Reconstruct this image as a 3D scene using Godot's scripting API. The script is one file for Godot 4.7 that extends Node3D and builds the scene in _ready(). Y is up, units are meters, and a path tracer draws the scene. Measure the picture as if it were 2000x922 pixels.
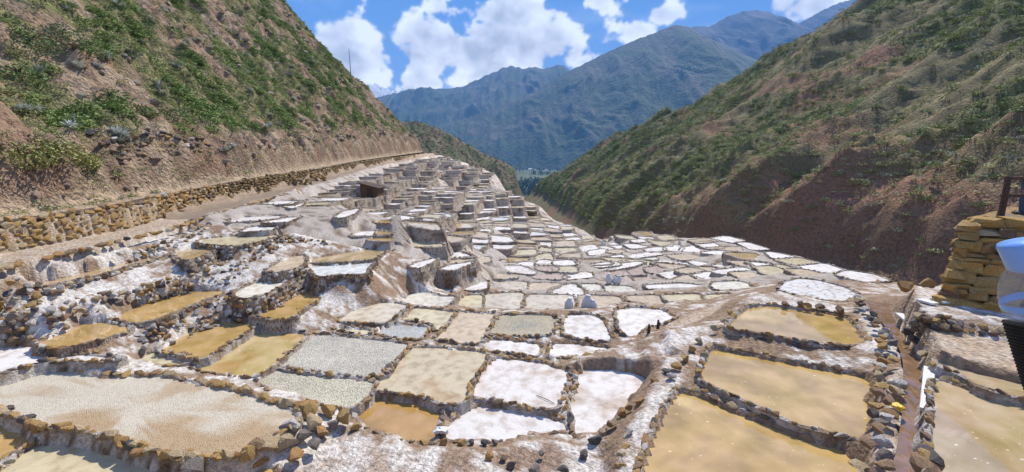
extends Node3D
# Terraced salt pans on the side of a ravine. Forward is -z; in the helpers f = -z is the distance ahead of the eye.

const FOCAL := 840.0
const PITCH := 10.5
var cp := cos(deg_to_rad(PITCH))
var sp := sin(deg_to_rad(PITCH))
var rng := RandomNumberGenerator.new()
var nz := FastNoiseLite.new()      # fbm
var nr := FastNoiseLite.new()      # ridged
var ns := FastNoiseLite.new()      # single octave
var M := {}
var used := {}
var pans := []
var patches := []
var ctrl := []
var blocks := []
var stones := []                   # stone meshes
var stone_mats := []
var stone_hash := {}
# near ground grid
const GX0 := -21.0
const GF0 := -4.0
const GC := 0.14
const GNX := 330
const GNF := 195
var gh := PackedFloat32Array()
var gfix := PackedByteArray()
var gkind := PackedByteArray()
var far_h := PackedFloat32Array()

func _ready():
	rng.seed = 7
	nz.seed = 3; nz.noise_type = FastNoiseLite.TYPE_SIMPLEX_SMOOTH; nz.frequency = 1.0; nz.fractal_type = FastNoiseLite.FRACTAL_FBM; nz.fractal_octaves = 4
	nr.seed = 5; nr.noise_type = FastNoiseLite.TYPE_SIMPLEX_SMOOTH; nr.frequency = 1.0; nr.fractal_type = FastNoiseLite.FRACTAL_RIDGED; nr.fractal_octaves = 4
	ns.seed = 9; ns.noise_type = FastNoiseLite.TYPE_SIMPLEX_SMOOTH; ns.frequency = 1.0; ns.fractal_type = FastNoiseLite.FRACTAL_NONE
	look()
	materials()
	make_stones()
	list_pans()
	list_patches()
	far_pans()
	name_each_pan()
	far_ground()
	near_ground()
	hills()
	mountains()
	valley()
	for p in pans:
		build_pan(p)
	far_mass()
	path_wall()
	right_terrace()
	channel()
	loose_stones()
	small_things()
	people()
	plants()

# ---------------------------------------------------------------- light and camera
func look():
	var cam := Camera3D.new()
	cam.name = "camera"
	cam.fov = rad_to_deg(2.0 * atan(461.0 / FOCAL))
	cam.rotation_degrees = Vector3(-PITCH, 0, 0)
	cam.near = 0.05
	cam.far = 30000.0
	add_child(cam)
	cam.current = true
	var sun := DirectionalLight3D.new()
	sun.name = "sun"
	sun.light_energy = 1.6
	sun.light_color = Color(1.0, 0.96, 0.9)
	sun.light_angular_distance = 0.5
	sun.shadow_enabled = true
	add_child(sun)
	sun.look_at_from_position(Vector3.ZERO, -Vector3(0.30, 0.80, -0.48))
	var env := Environment.new()
	env.background_mode = Environment.BG_SKY
	var sky := Sky.new()
	var pm := PanoramaSkyMaterial.new()
	pm.panorama = sky_picture()
	pm.energy_multiplier = 1.0
	sky.sky_material = pm
	env.sky = sky
	env.ambient_light_source = Environment.AMBIENT_SOURCE_SKY
	env.tonemap_mode = Environment.TONE_MAPPER_LINEAR
	env.tonemap_exposure = 1.52
	env.sdfgi_enabled = true
	env.ssao_enabled = true
	env.ssil_enabled = true
	env.fog_enabled = true
	env.fog_density = 0.000085
	env.fog_light_color = Color(0.46, 0.72, 1.0)
	var we := WorldEnvironment.new()
	we.name = "environment"
	we.environment = env
	add_child(we)

func sky_picture() -> ImageTexture:
	var w := 2560
	var h := 1280
	var im := Image.create(w, h, false, Image.FORMAT_RGBF)
	var cn := FastNoiseLite.new()
	cn.seed = 21; cn.frequency = 1.0; cn.fractal_octaves = 6; cn.fractal_gain = 0.56; cn.noise_type = FastNoiseLite.TYPE_SIMPLEX_SMOOTH
	# clouds named by the direction they stand in: [px, py, reach in degrees across, reach up, strength]
	var bumps := []
	for b in [[860, 95, 7.5, 4.5, 1.1], [960, 100, 9.5, 6, 1.2], [1060, 88, 7, 5.5, 1.0], [1000, 30, 10, 5, 0.95], [880, 15, 6, 3, 0.6], [830, 150, 5, 3, 0.7], [910, 140, 7, 3.5, 0.8], [685, 100, 6.2, 4.2, 1.0], [725, 130, 4, 2.5, 0.7], [800, 20, 4, 1.5, 0.5], [1170, 3, 3, 1.6, 0.8], [1250, 64, 2.6, 1.3, 0.75], [1300, 30, 2.8, 1.2, 0.7], [1570, 15, 7, 4, 0.8], [1430, 8, 8, 3, 0.4], [620, 48, 1.2, 0.8, 0.6], [1045, 150, 6, 3, 0.7]]:
		var r = ray(b[0], b[1])
		bumps.append([atan2(r.x, r.z), asin(r.normalized().y), deg_to_rad(b[2]), deg_to_rad(b[3]), b[4]])
	var y := 0
	while y < h:
		var el := PI * (0.5 - (y + 0.5) / h)
		if el < -0.02:
			im.fill_rect(Rect2i(0, y, w, h - y), Color(0.30, 0.27, 0.22))
			break
		var rowstep := 1 if el < 0.75 else 4
		var x := 0
		while x < w:
			var az := wrapf(TAU * (x + 0.5) / w, -PI, PI)
			var fine: bool = absf(az) < 1.0 and rowstep == 1
			var st: int = 1 if fine else 4
			if not fine and rowstep == 1 and y % 4 != 0:
				im.fill_rect(Rect2i(x, y, 4, 1), im.get_pixel(x, y - 1))
				x += 4
				continue
			var ce := cos(el)
			var d := Vector3(sin(az) * ce, sin(el), cos(az) * ce)
			var k := pow(1.0 - clampf(d.y, 0, 1), 3.2)
			var c := Color(0.028, 0.155, 0.54).lerp(Color(0.34, 0.56, 0.90), k)
			# high thin veil
			var veil := smoothstep(0.0, 0.6, cn.get_noise_3d(d.x * 2.0 + 9.0, d.y * 7.0, d.z * 2.0)) * 0.30
			c = c.lerp(Color(0.80, 0.88, 1.0), veil)
			var den := cn.get_noise_3d(d.x * 8.5, d.y * 11.0, d.z * 8.5)
			var s := -0.22 + 0.34 * cn.get_noise_3d(d.x * 1.6 + 4.0, d.y * 3.0, d.z * 1.6)
			if absf(az) < 1.1:
				s -= 0.30
				for b in bumps:
					var q: float = pow((az - b[0]) / b[2], 2) + pow((el - b[1]) / b[3], 2)
					if q < 4.0:
						s = maxf(s, -0.47 + 1.08 * b[4] * exp(-q * 1.35))
			var a := smoothstep(-0.04, 0.24, den * 1.3 + s)
			if a > 0.0:
				# lit from the upper right: compare with the cloud a little towards the sun
				var den2 := cn.get_noise_3d(d.x * 8.5 + 0.25, d.y * 11.0 + 0.55, d.z * 8.5 + 0.1)
				var thick := smoothstep(0.05, 0.85, den * 1.0 + s)
				var sh := clampf(1.02 + 0.62 * (den - den2) - 0.30 * thick, 0.55, 1.15)
				c = c.lerp(Color(sh, sh * 1.01, sh * 1.035), a)
			if st == 1 and rowstep == 1:
				im.set_pixel(x, y, c)
			else:
				im.fill_rect(Rect2i(x, y, st, rowstep), c)
			x += st
		y += rowstep
	return ImageTexture.create_from_image(im)

# ---------------------------------------------------------------- helpers
func ray(px: float, py: float) -> Vector3:      # x right, y up, z = f ahead
	var a := (px - 1000.0) / FOCAL
	var b := (461.0 - py) / FOCAL
	return Vector3(a, b * cp - sp, cp + b * sp)

func at(px: float, py: float, level: float) -> Vector2:
	var r := ray(px, py)
	var t := level / minf(r.y, -0.004)
	return Vector2(r.x * t, r.z * t)

func V(x: float, y: float, f: float) -> Vector3:
	return Vector3(x, y, -f)

func interp(t: float, ks: Array) -> float:
	if t <= ks[0][0]: return ks[0][1]
	for i in range(1, ks.size()):
		if t <= ks[i][0]:
			return lerpf(ks[i - 1][1], ks[i][1], (t - ks[i - 1][0]) / (ks[i][0] - ks[i - 1][0]))
	return ks[-1][1]

func smin(a: float, b: float, k: float) -> float:
	var h := clampf(0.5 + 0.5 * (b - a) / k, 0.0, 1.0)
	return lerpf(b, a, h) - k * h * (1.0 - h)

func numbered(called: String) -> String:
	var n: int = used.get(called, 0)
	used[called] = n + 1
	return called if n == 0 else "%s_%03d" % [called, n]

func tag(o: Node, label: String, category: String, group := "", kind := ""):
	if label: o.set_meta("label", label)
	if category: o.set_meta("category", category)
	if group: o.set_meta("group", group)
	if kind: o.set_meta("kind", kind)

func thing(called: String, label: String, category: String, pos: Vector3, group := "") -> Node3D:
	var o := Node3D.new()
	o.name = numbered(called)
	add_child(o)
	o.position = pos
	tag(o, label, category, group)
	return o

func put(parent: Node, called: String, mesh: Mesh, mat: Material, xf := Transform3D()) -> MeshInstance3D:
	var o := MeshInstance3D.new()
	o.name = numbered(called) if parent == self else called
	o.mesh = mesh
	o.material_override = mat
	o.transform = xf
	parent.add_child(o, true)
	return o

func setting(called: String, mesh: Mesh, mat: Material, label := "") -> MeshInstance3D:
	var o := put(self, called, mesh, mat)
	o.set_meta("kind", "structure")
	if label: o.set_meta("label", label)
	return o

func amesh(v: PackedVector3Array, idx: PackedInt32Array, c = null, n = null) -> ArrayMesh:
	var a := []
	a.resize(Mesh.ARRAY_MAX)
	a[Mesh.ARRAY_VERTEX] = v
	a[Mesh.ARRAY_INDEX] = idx
	if c != null: a[Mesh.ARRAY_COLOR] = c
	if n != null: a[Mesh.ARRAY_NORMAL] = n
	var m := ArrayMesh.new()
	m.add_surface_from_arrays(Mesh.PRIMITIVE_TRIANGLES, a)
	return m

func grid_mesh(v: PackedVector3Array, c: PackedColorArray, nx: int, ny: int, smooth := true) -> ArrayMesh:
	var idx := PackedInt32Array()
	idx.resize((nx - 1) * (ny - 1) * 6)
	var k := 0
	for j in ny - 1:
		for i in nx - 1:
			var p := j * nx + i
			idx[k] = p; idx[k + 1] = p + nx; idx[k + 2] = p + 1
			idx[k + 3] = p + 1; idx[k + 4] = p + nx; idx[k + 5] = p + nx + 1
			k += 6
	if not smooth:
		return amesh(v, idx, c)
	var n := PackedVector3Array()
	n.resize(v.size())
	for j in ny:
		for i in nx:
			var dx := v[j * nx + mini(i + 1, nx - 1)] - v[j * nx + maxi(i - 1, 0)]
			var dy := v[mini(j + 1, ny - 1) * nx + i] - v[maxi(j - 1, 0) * nx + i]
			var q := dx.cross(dy).normalized()
			n[j * nx + i] = q if q.y > 0 else -q
	# winding that agrees with normals that point up
	var w := (v[idx[1]] - v[idx[0]]).cross(v[idx[2]] - v[idx[0]])
	if w.y > 0:      # front faces run clockwise
		for t in range(0, idx.size(), 3):
			var s := idx[t + 1]
			idx[t + 1] = idx[t + 2]
			idx[t + 2] = s
	return amesh(v, idx, c, n)

# boxes, tubes and so on gathered in arrays: V, I, C
class Build:
	var v := PackedVector3Array()
	var i := PackedInt32Array()
	var c := PackedColorArray()
	func quad(a, b, cc, d, col := Color.WHITE):
		var s := v.size()
		v.append_array([a, b, cc, d]); c.append_array([col, col, col, col])
		i.append_array([s, s + 1, s + 2, s, s + 2, s + 3])
	func tri(a, b, cc, col := Color.WHITE):
		var s := v.size()
		v.append_array([a, b, cc]); c.append_array([col, col, col])
		i.append_array([s, s + 1, s + 2])
	func box(t: Transform3D, size: Vector3, bev := 0.0, col := Color.WHITE):
		# a box with chamfered edges: the hull of three boxes, as an 18-face solid
		var h := size * 0.5
		var b: float = minf(bev, 0.45 * minf(size.x, minf(size.y, size.z)))
		for ax in 3:
			for s in [-1.0, 1.0]:
				var u := (ax + 1) % 3
				var w := (ax + 2) % 3
				var q := []
				for k in [[-1, -1], [1, -1], [1, 1], [-1, 1]]:
					var p := Vector3()
					p[ax] = s * h[ax]
					p[u] = k[0] * (h[u] - b)
					p[w] = k[1] * (h[w] - b)
					q.append(t * p)
				quad(q[0], q[1], q[2], q[3], col)
		if b <= 0.0: return
		for ax in 3:
			var u := (ax + 1) % 3
			var w := (ax + 2) % 3
			for k in [[-1, -1], [1, -1], [1, 1], [-1, 1]]:
				var q := []
				for e in [-1.0, 1.0]:
					var p1 := Vector3(); var p2 := Vector3()
					p1[ax] = e * (h[ax] - b); p2[ax] = p1[ax]
					p1[u] = k[0] * h[u]; p1[w] = k[1] * (h[w] - b)
					p2[u] = k[0] * (h[u] - b); p2[w] = k[1] * h[w]
					q.append(t * p1); q.append(t * p2)
				quad(q[0], q[1], q[3], q[2], col)
		for sx in [-1.0, 1.0]:
			for sy in [-1.0, 1.0]:
				for sz in [-1.0, 1.0]:
					var g := Vector3(sx, sy, sz)
					tri(t * (g * Vector3(h.x, h.y - b, h.z - b)), t * (g * Vector3(h.x - b, h.y, h.z - b)), t * (g * Vector3(h.x - b, h.y - b, h.z)), col)
	func tube(pts: Array, rads: Array, sides := 8, col := Color.WHITE, caps := true):
		var base := v.size()
		for k in pts.size():
			var d: Vector3 = (pts[mini(k + 1, pts.size() - 1)] - pts[maxi(k - 1, 0)]).normalized()
			var u := d.cross(Vector3.RIGHT if absf(d.x) < 0.8 else Vector3.UP).normalized()
			var w := d.cross(u)
			for s in sides:
				var a := TAU * s / sides
				v.append(pts[k] + (u * cos(a) + w * sin(a)) * rads[k])
				c.append(col)
		for k in pts.size() - 1:
			for s in sides:
				var a := base + k * sides + s
				var b := base + k * sides + (s + 1) % sides
				i.append_array([a, b, a + sides, b, b + sides, a + sides])
		if caps:
			for e in [0, pts.size() - 1]:
				var m := v.size()
				v.append(pts[e]); c.append(col)
				for s in sides:
					i.append_array([m, base + e * sides + s, base + e * sides + (s + 1) % sides])
	func mesh() -> ArrayMesh:
		var a := []
		a.resize(Mesh.ARRAY_MAX)
		a[Mesh.ARRAY_VERTEX] = v; a[Mesh.ARRAY_INDEX] = i; a[Mesh.ARRAY_COLOR] = c
		var m := ArrayMesh.new()
		m.add_surface_from_arrays(Mesh.PRIMITIVE_TRIANGLES, a)
		return m
	func smooth_mesh() -> ArrayMesh:
		var st := SurfaceTool.new()
		st.create_from(mesh(), 0)
		st.generate_normals()
		return st.commit()

# ---------------------------------------------------------------- materials
func noise_tex(freq: float, octaves: int, sd: int, ramp: Array, size := 512, kind := FastNoiseLite.TYPE_SIMPLEX_SMOOTH, fractal := FastNoiseLite.FRACTAL_FBM) -> NoiseTexture2D:
	var n := FastNoiseLite.new()
	n.seed = sd; n.noise_type = kind; n.frequency = freq; n.fractal_type = fractal; n.fractal_octaves = octaves
	n.fractal_gain = 0.6
	if kind == FastNoiseLite.TYPE_CELLULAR:
		n.cellular_return_type = FastNoiseLite.RETURN_DISTANCE2_SUB if ramp.size() > 3 else FastNoiseLite.RETURN_DISTANCE
	var t := NoiseTexture2D.new()
	t.width = size; t.height = size; t.seamless = true; t.seamless_blend_skirt = 0.2; t.noise = n
	var g := Gradient.new()
	var offs := PackedFloat32Array()
	var cols := PackedColorArray()
	for r in ramp:
		offs.append(r[0]); cols.append(r[1] if r[1] is Color else Color(r[1], r[1], r[1]))
	g.offsets = offs; g.colors = cols
	t.color_ramp = g
	return t

func mat(called: String, col: Color, rough := 0.9, tex: Texture2D = null, scale := 1.0, bump: Texture2D = null, bump_cm := 0.0, vcol := true) -> StandardMaterial3D:
	var m := StandardMaterial3D.new()
	m.resource_name = called
	m.albedo_color = col.linear_to_srgb()
	m.roughness = rough
	m.vertex_color_use_as_albedo = vcol
	if tex or bump:
		m.uv1_triplanar = true
		m.uv1_world_triplanar = true
		m.uv1_scale = Vector3.ONE * scale
		m.albedo_texture = tex
	if bump:
		m.heightmap_enabled = true
		m.heightmap_texture = bump
		m.heightmap_scale = bump_cm
	M[called] = m
	return m

func speck_tex() -> ImageTexture:
	# brine: slow clouds of silt and small floating flakes of salt
	var s := 768
	var im := Image.create(s, s, false, Image.FORMAT_RGB8)
	var r2 := RandomNumberGenerator.new()
	r2.seed = 33
	var a := FastNoiseLite.new()
	a.seed = 4; a.frequency = 0.006; a.fractal_octaves = 5
	var src := a.get_seamless_image(s, s)
	for y in s:
		for x in s:
			var t := src.get_pixel(x, y).r
			var k := 0.74 + 0.50 * t
			im.set_pixel(x, y, Color(0.62 * k, 0.45 * k, 0.24 * k * k).linear_to_srgb())
	for n in 300:
		var x := r2.randi_range(8, s - 24)
		var y := r2.randi_range(8, s - 24)
		var w := r2.randi_range(2, 5) if r2.randf() < 0.8 else r2.randi_range(6, 13)
		for j in w:      # ragged flakes
			for i in w + 2:
				if Vector2(i - w * 0.5 - 1, (j - w * 0.5) * 1.6).length() < w * 0.5 * (0.7 + 0.5 * a.get_noise_2d(x * 9.0 + i * 30.0, y * 9.0 + j * 30.0)): im.set_pixel(x + i, y + j, Color(1.0, 0.96, 0.86))
	return ImageTexture.create_from_image(im)

func materials():
	var grain := noise_tex(0.02, 6, 1, [[0.25, 0.72], [0.5, 0.88], [0.75, 1.0]])
	var drip := noise_tex(0.025, 5, 21, [[0.28, Color(0.46, 0.36, 0.28)], [0.45, Color(0.78, 0.72, 0.65)], [0.58, Color(0.95, 0.93, 0.9)], [0.75, Color(1, 1, 1)]], 512)
	var grit := noise_tex(0.05, 5, 2, [[0.3, 0.0], [0.7, 1.0]])
	var lumps := noise_tex(0.03, 5, 8, [[0.2, 0.0], [0.8, 1.0]])
	var crackle := noise_tex(0.012, 2, 6, [[0.0, 0.55], [0.06, 0.9], [0.2, 1.0], [1.0, 1.0]], 768, FastNoiseLite.TYPE_CELLULAR, FastNoiseLite.FRACTAL_NONE)
	var salt := noise_tex(0.008, 6, 11, [[0.2, Color(0.88, 0.85, 0.82)], [0.42, Color(0.96, 0.95, 0.94)], [0.6, Color(1, 1, 1)]], 768)
	var ripple := noise_tex(0.04, 3, 12, [[0.3, 0.0], [0.5, 0.55], [0.7, 1.0]], 768, FastNoiseLite.TYPE_SIMPLEX_SMOOTH, FastNoiseLite.FRACTAL_RIDGED)
	var ripcol := noise_tex(0.04, 3, 12, [[0.25, Color(0.76, 0.74, 0.70)], [0.55, Color(0.95, 0.95, 0.93)], [0.8, Color(1, 1, 1)]], 768, FastNoiseLite.TYPE_SIMPLEX_SMOOTH, FastNoiseLite.FRACTAL_RIDGED)
	var brine := speck_tex()
	mat("brine", Color.WHITE, 0.03, brine, 0.19)
	M.brine.metallic_specular = 0.7
	mat("shallow", Color.WHITE, 0.25, salt, 0.3, ripple, 0.25)
	M.shallow.metallic_specular = 0.4
	mat("crust", Color.WHITE, 0.85, salt, 0.3, grit, 0.5)
	mat("cracked", Color.WHITE, 0.85, crackle, 0.28, grit, 0.4)
	mat("rippled", Color.WHITE, 0.5, ripcol, 0.42, ripple, 3.2)
	mat("shingly", Color.WHITE, 0.35, ripcol, 0.6, ripple, 1.0)
	mat("bank", Color.WHITE, 0.95, grain, 0.8, grit, 4.0)
	mat("drip", Color.WHITE, 0.95, drip, 1.0, grit, 5.0)
	M.drip.uv1_scale = Vector3(1.5, 0.30, 1.5)
	var pale := noise_tex(0.025, 5, 21, [[0.28, Color(0.66, 0.58, 0.50)], [0.45, Color(0.88, 0.85, 0.81)], [0.6, Color(1, 1, 1)]], 512)
	mat("salt_slope", Color.WHITE, 0.95, pale, 1.0, grit, 5.0)
	M.salt_slope.uv1_scale = Vector3(1.2, 0.30, 1.2)
	mat("ground", Color.WHITE, 0.95, grain, 0.5, lumps, 4.0)
	mat("hill", Color.WHITE, 1.0, grain, 0.22, lumps, 15.0)
	mat("mountain", Color.WHITE, 1.0, grain, 0.0016, lumps, 900.0)
	mat("rock", Color.WHITE, 0.9, grain, 1.9, grit, 1.6)
	mat("plain", Color.WHITE, 0.8)
	mat("wood", Color.WHITE, 0.85, noise_tex(0.02, 4, 15, [[0.2, 0.45], [0.8, 1.0]]), 1.2, grit, 0.8)
	mat("leaf", Color.WHITE, 0.75)
	M.leaf.backlight_enabled = true
	M.leaf.backlight = Color(0.25, 0.3, 0.12)
	mat("silver", Color.WHITE, 0.7)
	mat("cloth", Color.WHITE, 0.95, grain, 3.0)
	mat("paint", Color(0.78, 0.80, 0.78), 0.5, grain, 1.5, null, 0, false)
	var pw := mat("plastic_clear", Color(0.88, 0.92, 0.95, 0.10), 0.06, null, 1, null, 0, false)
	pw.transparency = BaseMaterial3D.TRANSPARENCY_ALPHA
	pw.metallic_specular = 0.3
	var pb := mat("plastic_blue", Color(0.20, 0.38, 0.78), 0.25, null, 1, null, 0, false)
	pb.metallic_specular = 0.5
	for s in [[0.52, 0.34, 0.13], [0.44, 0.26, 0.10], [0.36, 0.24, 0.14], [0.25, 0.17, 0.11], [0.54, 0.42, 0.25], [0.13, 0.12, 0.115], [0.26, 0.23, 0.20], [0.62, 0.58, 0.53], [0.60, 0.37, 0.115]]:
		var m := StandardMaterial3D.new()
		m.resource_name = "stone"
		m.albedo_color = Color(s[0] * 1.15, s[1] * 1.15, s[2] * 1.15).linear_to_srgb()
		m.roughness = 0.92
		m.uv1_triplanar = true
		m.uv1_world_triplanar = true
		m.uv1_scale = Vector3.ONE * 1.9
		m.albedo_texture = grain
		m.heightmap_enabled = true
		m.heightmap_texture = grit
		m.heightmap_scale = 2.0
		stone_mats.append(m)

# ---------------------------------------------------------------- stones
func rock_arrays(sd: int, sub: int) -> Array:
	var r2 := RandomNumberGenerator.new()
	r2.seed = sd
	var sm := SphereMesh.new()
	sm.radius = 0.5; sm.height = 1.0
	var t := (1.0 + sqrt(5.0)) / 2.0
	var v := [Vector3(-1, t, 0), Vector3(1, t, 0), Vector3(-1, -t, 0), Vector3(1, -t, 0), Vector3(0, -1, t), Vector3(0, 1, t), Vector3(0, -1, -t), Vector3(0, 1, -t), Vector3(t, 0, -1), Vector3(t, 0, 1), Vector3(-t, 0, -1), Vector3(-t, 0, 1)]
	var f := [[0, 11, 5], [0, 5, 1], [0, 1, 7], [0, 7, 10], [0, 10, 11], [1, 5, 9], [5, 11, 4], [11, 10, 2], [10, 7, 6], [7, 1, 8], [3, 9, 4], [3, 4, 2], [3, 2, 6], [3, 6, 8], [3, 8, 9], [4, 9, 5], [2, 4, 11], [6, 2, 10], [8, 6, 7], [9, 8, 1]]
	for k in sub:
		var mid := {}
		var nf := []
		for q in f:
			var m := []
			for e in 3:
				var key := Vector2i(mini(q[e], q[(e + 1) % 3]), maxi(q[e], q[(e + 1) % 3]))
				if not mid.has(key):
					mid[key] = v.size()
					v.append((v[q[e]].normalized() + v[q[(e + 1) % 3]].normalized()) * 0.5)
				m.append(mid[key])
			nf.append_array([[q[0], m[0], m[2]], [q[1], m[1], m[0]], [q[2], m[2], m[1]], [m[0], m[1], m[2]]])
		f = nf
	var planes := []
	for k in 11:
		planes.append([Vector3(r2.randfn(), r2.randfn(), r2.randfn()).normalized(), r2.randf_range(0.20, 0.38)])
	var pv := PackedVector3Array()
	for p in v:
		var q: Vector3 = p.normalized() * (0.5 + 0.03 * r2.randfn())
		for pl in planes:
			var over: float = q.dot(pl[0]) - pl[1]
			if over > 0: q -= pl[0] * over
		pv.append(q)
	var idx := PackedInt32Array()
	for q in f:
		idx.append_array(q)
	# fill the unit box
	var lo := pv[0]; var hi := pv[0]
	for p in pv:
		lo = lo.min(p); hi = hi.max(p)
	for k in pv.size():
		pv[k] = (pv[k] - (lo + hi) * 0.5) / (hi - lo)
	return [pv, idx]

func make_stones():
	for k in 10:
		var a := rock_arrays(100 + k, 1)
		stones.append(amesh(a[0], a[1]))
	# squared blocks for the platform: chamfered boxes knocked out of true
	for k in 6:
		var b := Build.new()
		b.box(Transform3D(), Vector3.ONE, 0.13)
		for i in b.v.size():
			var p := b.v[i]
			b.v[i] = p + 0.30 * Vector3(ns.get_noise_3d(p.x * 1.1 + k * 9.0, p.y * 1.1, p.z * 1.1), ns.get_noise_3d(p.x * 1.1, p.y * 1.1 + k * 7.0, p.z * 1.1), ns.get_noise_3d(p.x, p.y, p.z + k * 5.0))
		blocks.append(b.mesh())

func stone_color(palette: int) -> StandardMaterial3D:
	var r := rng.randf()
	# palettes: 0 mixed dike, 1 yellow wall, 2 salty, 3 dark
	var w: Array = [[0.20, 0.36, 0.50, 0.62, 0.76, 0.82, 0.90, 1.0], [0.46, 0.64, 0.72, 0.75, 0.985, 0.988, 0.992, 1.0], [0.05, 0.10, 0.20, 0.30, 0.40, 0.45, 0.60, 1.0], [0.06, 0.16, 0.34, 0.66, 0.68, 0.84, 0.96, 1.0, 1.0], [0.2, 0.32, 0.36, 0.38, 0.45, 0.45, 0.45, 0.45, 1.0]][palette]
	for k in w.size():
		if r <= w[k]: return stone_mats[k]
	return stone_mats[0]

func stone(parent: Node3D, p: Vector3, size: Vector3, yaw: float, palette := 0, tilt := 0.25, from := stones) -> MeshInstance3D:
	var b := Basis(Vector3.UP, yaw) * Basis(Vector3.RIGHT, rng.randf_range(-tilt, tilt)) * Basis(Vector3.BACK, rng.randf_range(-tilt, tilt))
	return put(parent, "stone", from[rng.randi() % from.size()], stone_color(palette), Transform3D(b.scaled_local(size), p - parent.position))

func free_spot(p: Vector3, gap: float) -> bool:
	var k := Vector3i((p * 2.0).floor())
	for dx in [-1, 0, 1]:
		for dy in [-1, 0, 1]:
			for dz in [-1, 0, 1]:
				for q in stone_hash.get(k + Vector3i(dx, dy, dz), []):
					if q.distance_to(p) < gap: return false
	if not stone_hash.has(k): stone_hash[k] = []
	stone_hash[k].append(p)
	return true

# ---------------------------------------------------------------- the lie of the land
const WALL_X := [[0.0, -18.08], [15.25, -18.532], [20.34, -18.532], [25.99, -19.549], [32.77, -19.662], [42.94, -20.34], [62.15, -22.148], [113.0, -23.165], [180.8, -24.86]]
const PATH_Y := [[0.0, -3.616], [14.69, -3.503], [20.34, -3.446], [25.99, -3.277], [32.77, -2.938], [42.94, -2.486], [62.15, -1.695], [113.0, 0.0], [180.8, 1.13]]
const EDGE := [Vector2(24.5, -4), Vector2(23.0, 8), Vector2(20.6, 20), Vector2(21.5, 24), Vector2(23.5, 30), Vector2(23.8, 46), Vector2(18, 55), Vector2(12.5, 61), Vector2(9.5, 70), Vector2(1.0, 90), Vector2(-9, 120), Vector2(-19, 150), Vector2(-40, 190)]

func wall_x(f: float) -> float: return interp(f, WALL_X)
func path_y(f: float) -> float: return interp(f, PATH_Y)

func edge_distance(p: Vector2) -> float:      # > 0 beyond the edge of the pans, over the ravine
	var best := 1e9
	var sgn := 1.0
	for i in EDGE.size() - 1:
		var a: Vector2 = EDGE[i]
		var b: Vector2 = EDGE[i + 1]
		var q := Geometry2D.get_closest_point_to_segment(p, a, b)
		var d := q.distance_squared_to(p)
		if d < best:
			best = d
			sgn = -signf((b - a).cross(p - a))
	return sqrt(best) * sgn

func G(x: float, f: float) -> float:
	var sw := 0.0
	var sh := 0.0
	for c in ctrl:
		var dx: float = x - c.x
		var df: float = (f - c.z) * 0.8
		var d2 := dx * dx + df * df + 0.05
		var w := 1.0 / (d2 * d2)
		sw += w
		sh += w * c.y
	return sh / sw

func ground_y(x: float, f: float) -> float:
	var u := (x - GX0) / GC
	var w := (f - GF0) / GC
	if u < 0 or w < 0 or u >= GNX - 1 or w >= GNF - 1:
		return G(x, f) - 0.5
	return gh[int(w) * GNX + int(u)]

func px_poly(a: Array, level: float) -> PackedVector2Array:
	var r := PackedVector2Array()
	for i in range(0, a.size(), 2):
		r.append(at(a[i], a[i + 1], level))
	return r

# ---------------------------------------------------------------- the list of pans
# kinds: brine (ochre), pale (yellowish brine), beige, grey (rippled), white (crust), mauve, blue
func pan(label: String, level: float, kind: String, px: Array, o := {}):
	pans.append({"label": label, "level": level, "kind": kind, "poly": px_poly(px, level), "o": o})

func field_pan(kind: String, px: Array):
	# level taken from the lie of the land
	var cx := 0.0; var cy := 0.0
	for i in range(0, px.size(), 2):
		cx += px[i] * 2.0 / px.size(); cy += px[i + 1] * 2.0 / px.size()
	var r := ray(cx, cy)
	var t := 12.0
	while t < 160.0 and r.y * t > G(r.x * t, r.z * t):
		t += 0.2
	var words: Dictionary = {"white": "white", "beige": "beige", "mauve": "mauve", "pale": "yellowish", "blue": "bluish", "grey": "grey", "brine": "ochre"}
	pans.append({"label": "small %s salt pan among the jumbled pans of the field along the ravine edge" % words[kind], "level": r.y * t, "kind": kind, "poly": px_poly(px, r.y * t), "o": {"group": "%s pans of the field along the ravine edge" % words[kind], "mid": true}})

const ONES := ["zeroth", "first", "second", "third", "fourth", "fifth", "sixth", "seventh", "eighth", "ninth", "tenth", "eleventh", "twelfth", "thirteenth", "fourteenth", "fifteenth", "sixteenth", "seventeenth", "eighteenth", "nineteenth"]
const TENS := ["", "", "twent", "thirt", "fort", "fift", "sixt", "sevent", "eight", "ninet"]
func ordinal(n: int) -> String:
	if n < 20: return ONES[n]
	return TENS[n / 10] + ("ieth" if n % 10 == 0 else "y-" + ONES[n % 10])

func name_each_pan():
	# the field: counted outward from the viewer, colour by colour; the terraces: row by row, counted from the path
	var seen := {}
	var order := []
	for p in pans:
		if p.o.has("mid"):
			var c := Vector2.ZERO
			for q in p.poly: c += q / p.poly.size()
			order.append([c.length(), p])
	order.sort_custom(func(a, b): return a[0] < b[0])
	for e in order:
		var p: Dictionary = e[1]
		var w: String = p.o.group.split(" pans")[0]
		seen[w] = seen.get(w, 0) + 1
		p.label = "%s salt pan of the field by the ravine edge, %s %s one counted outward" % [w, ordinal(seen[w]), w]
	var rows := {}
	for p in pans:
		if p.o.has("far") and not p.o.stuff:
			rows[p.o.row] = rows.get(p.o.row, 0) + 1
			p.label = "%s salt pan, %s from the path in the %s terrace row outward" % [p.o.word, ordinal(rows[p.o.row]), ordinal(rows.size())]

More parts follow.
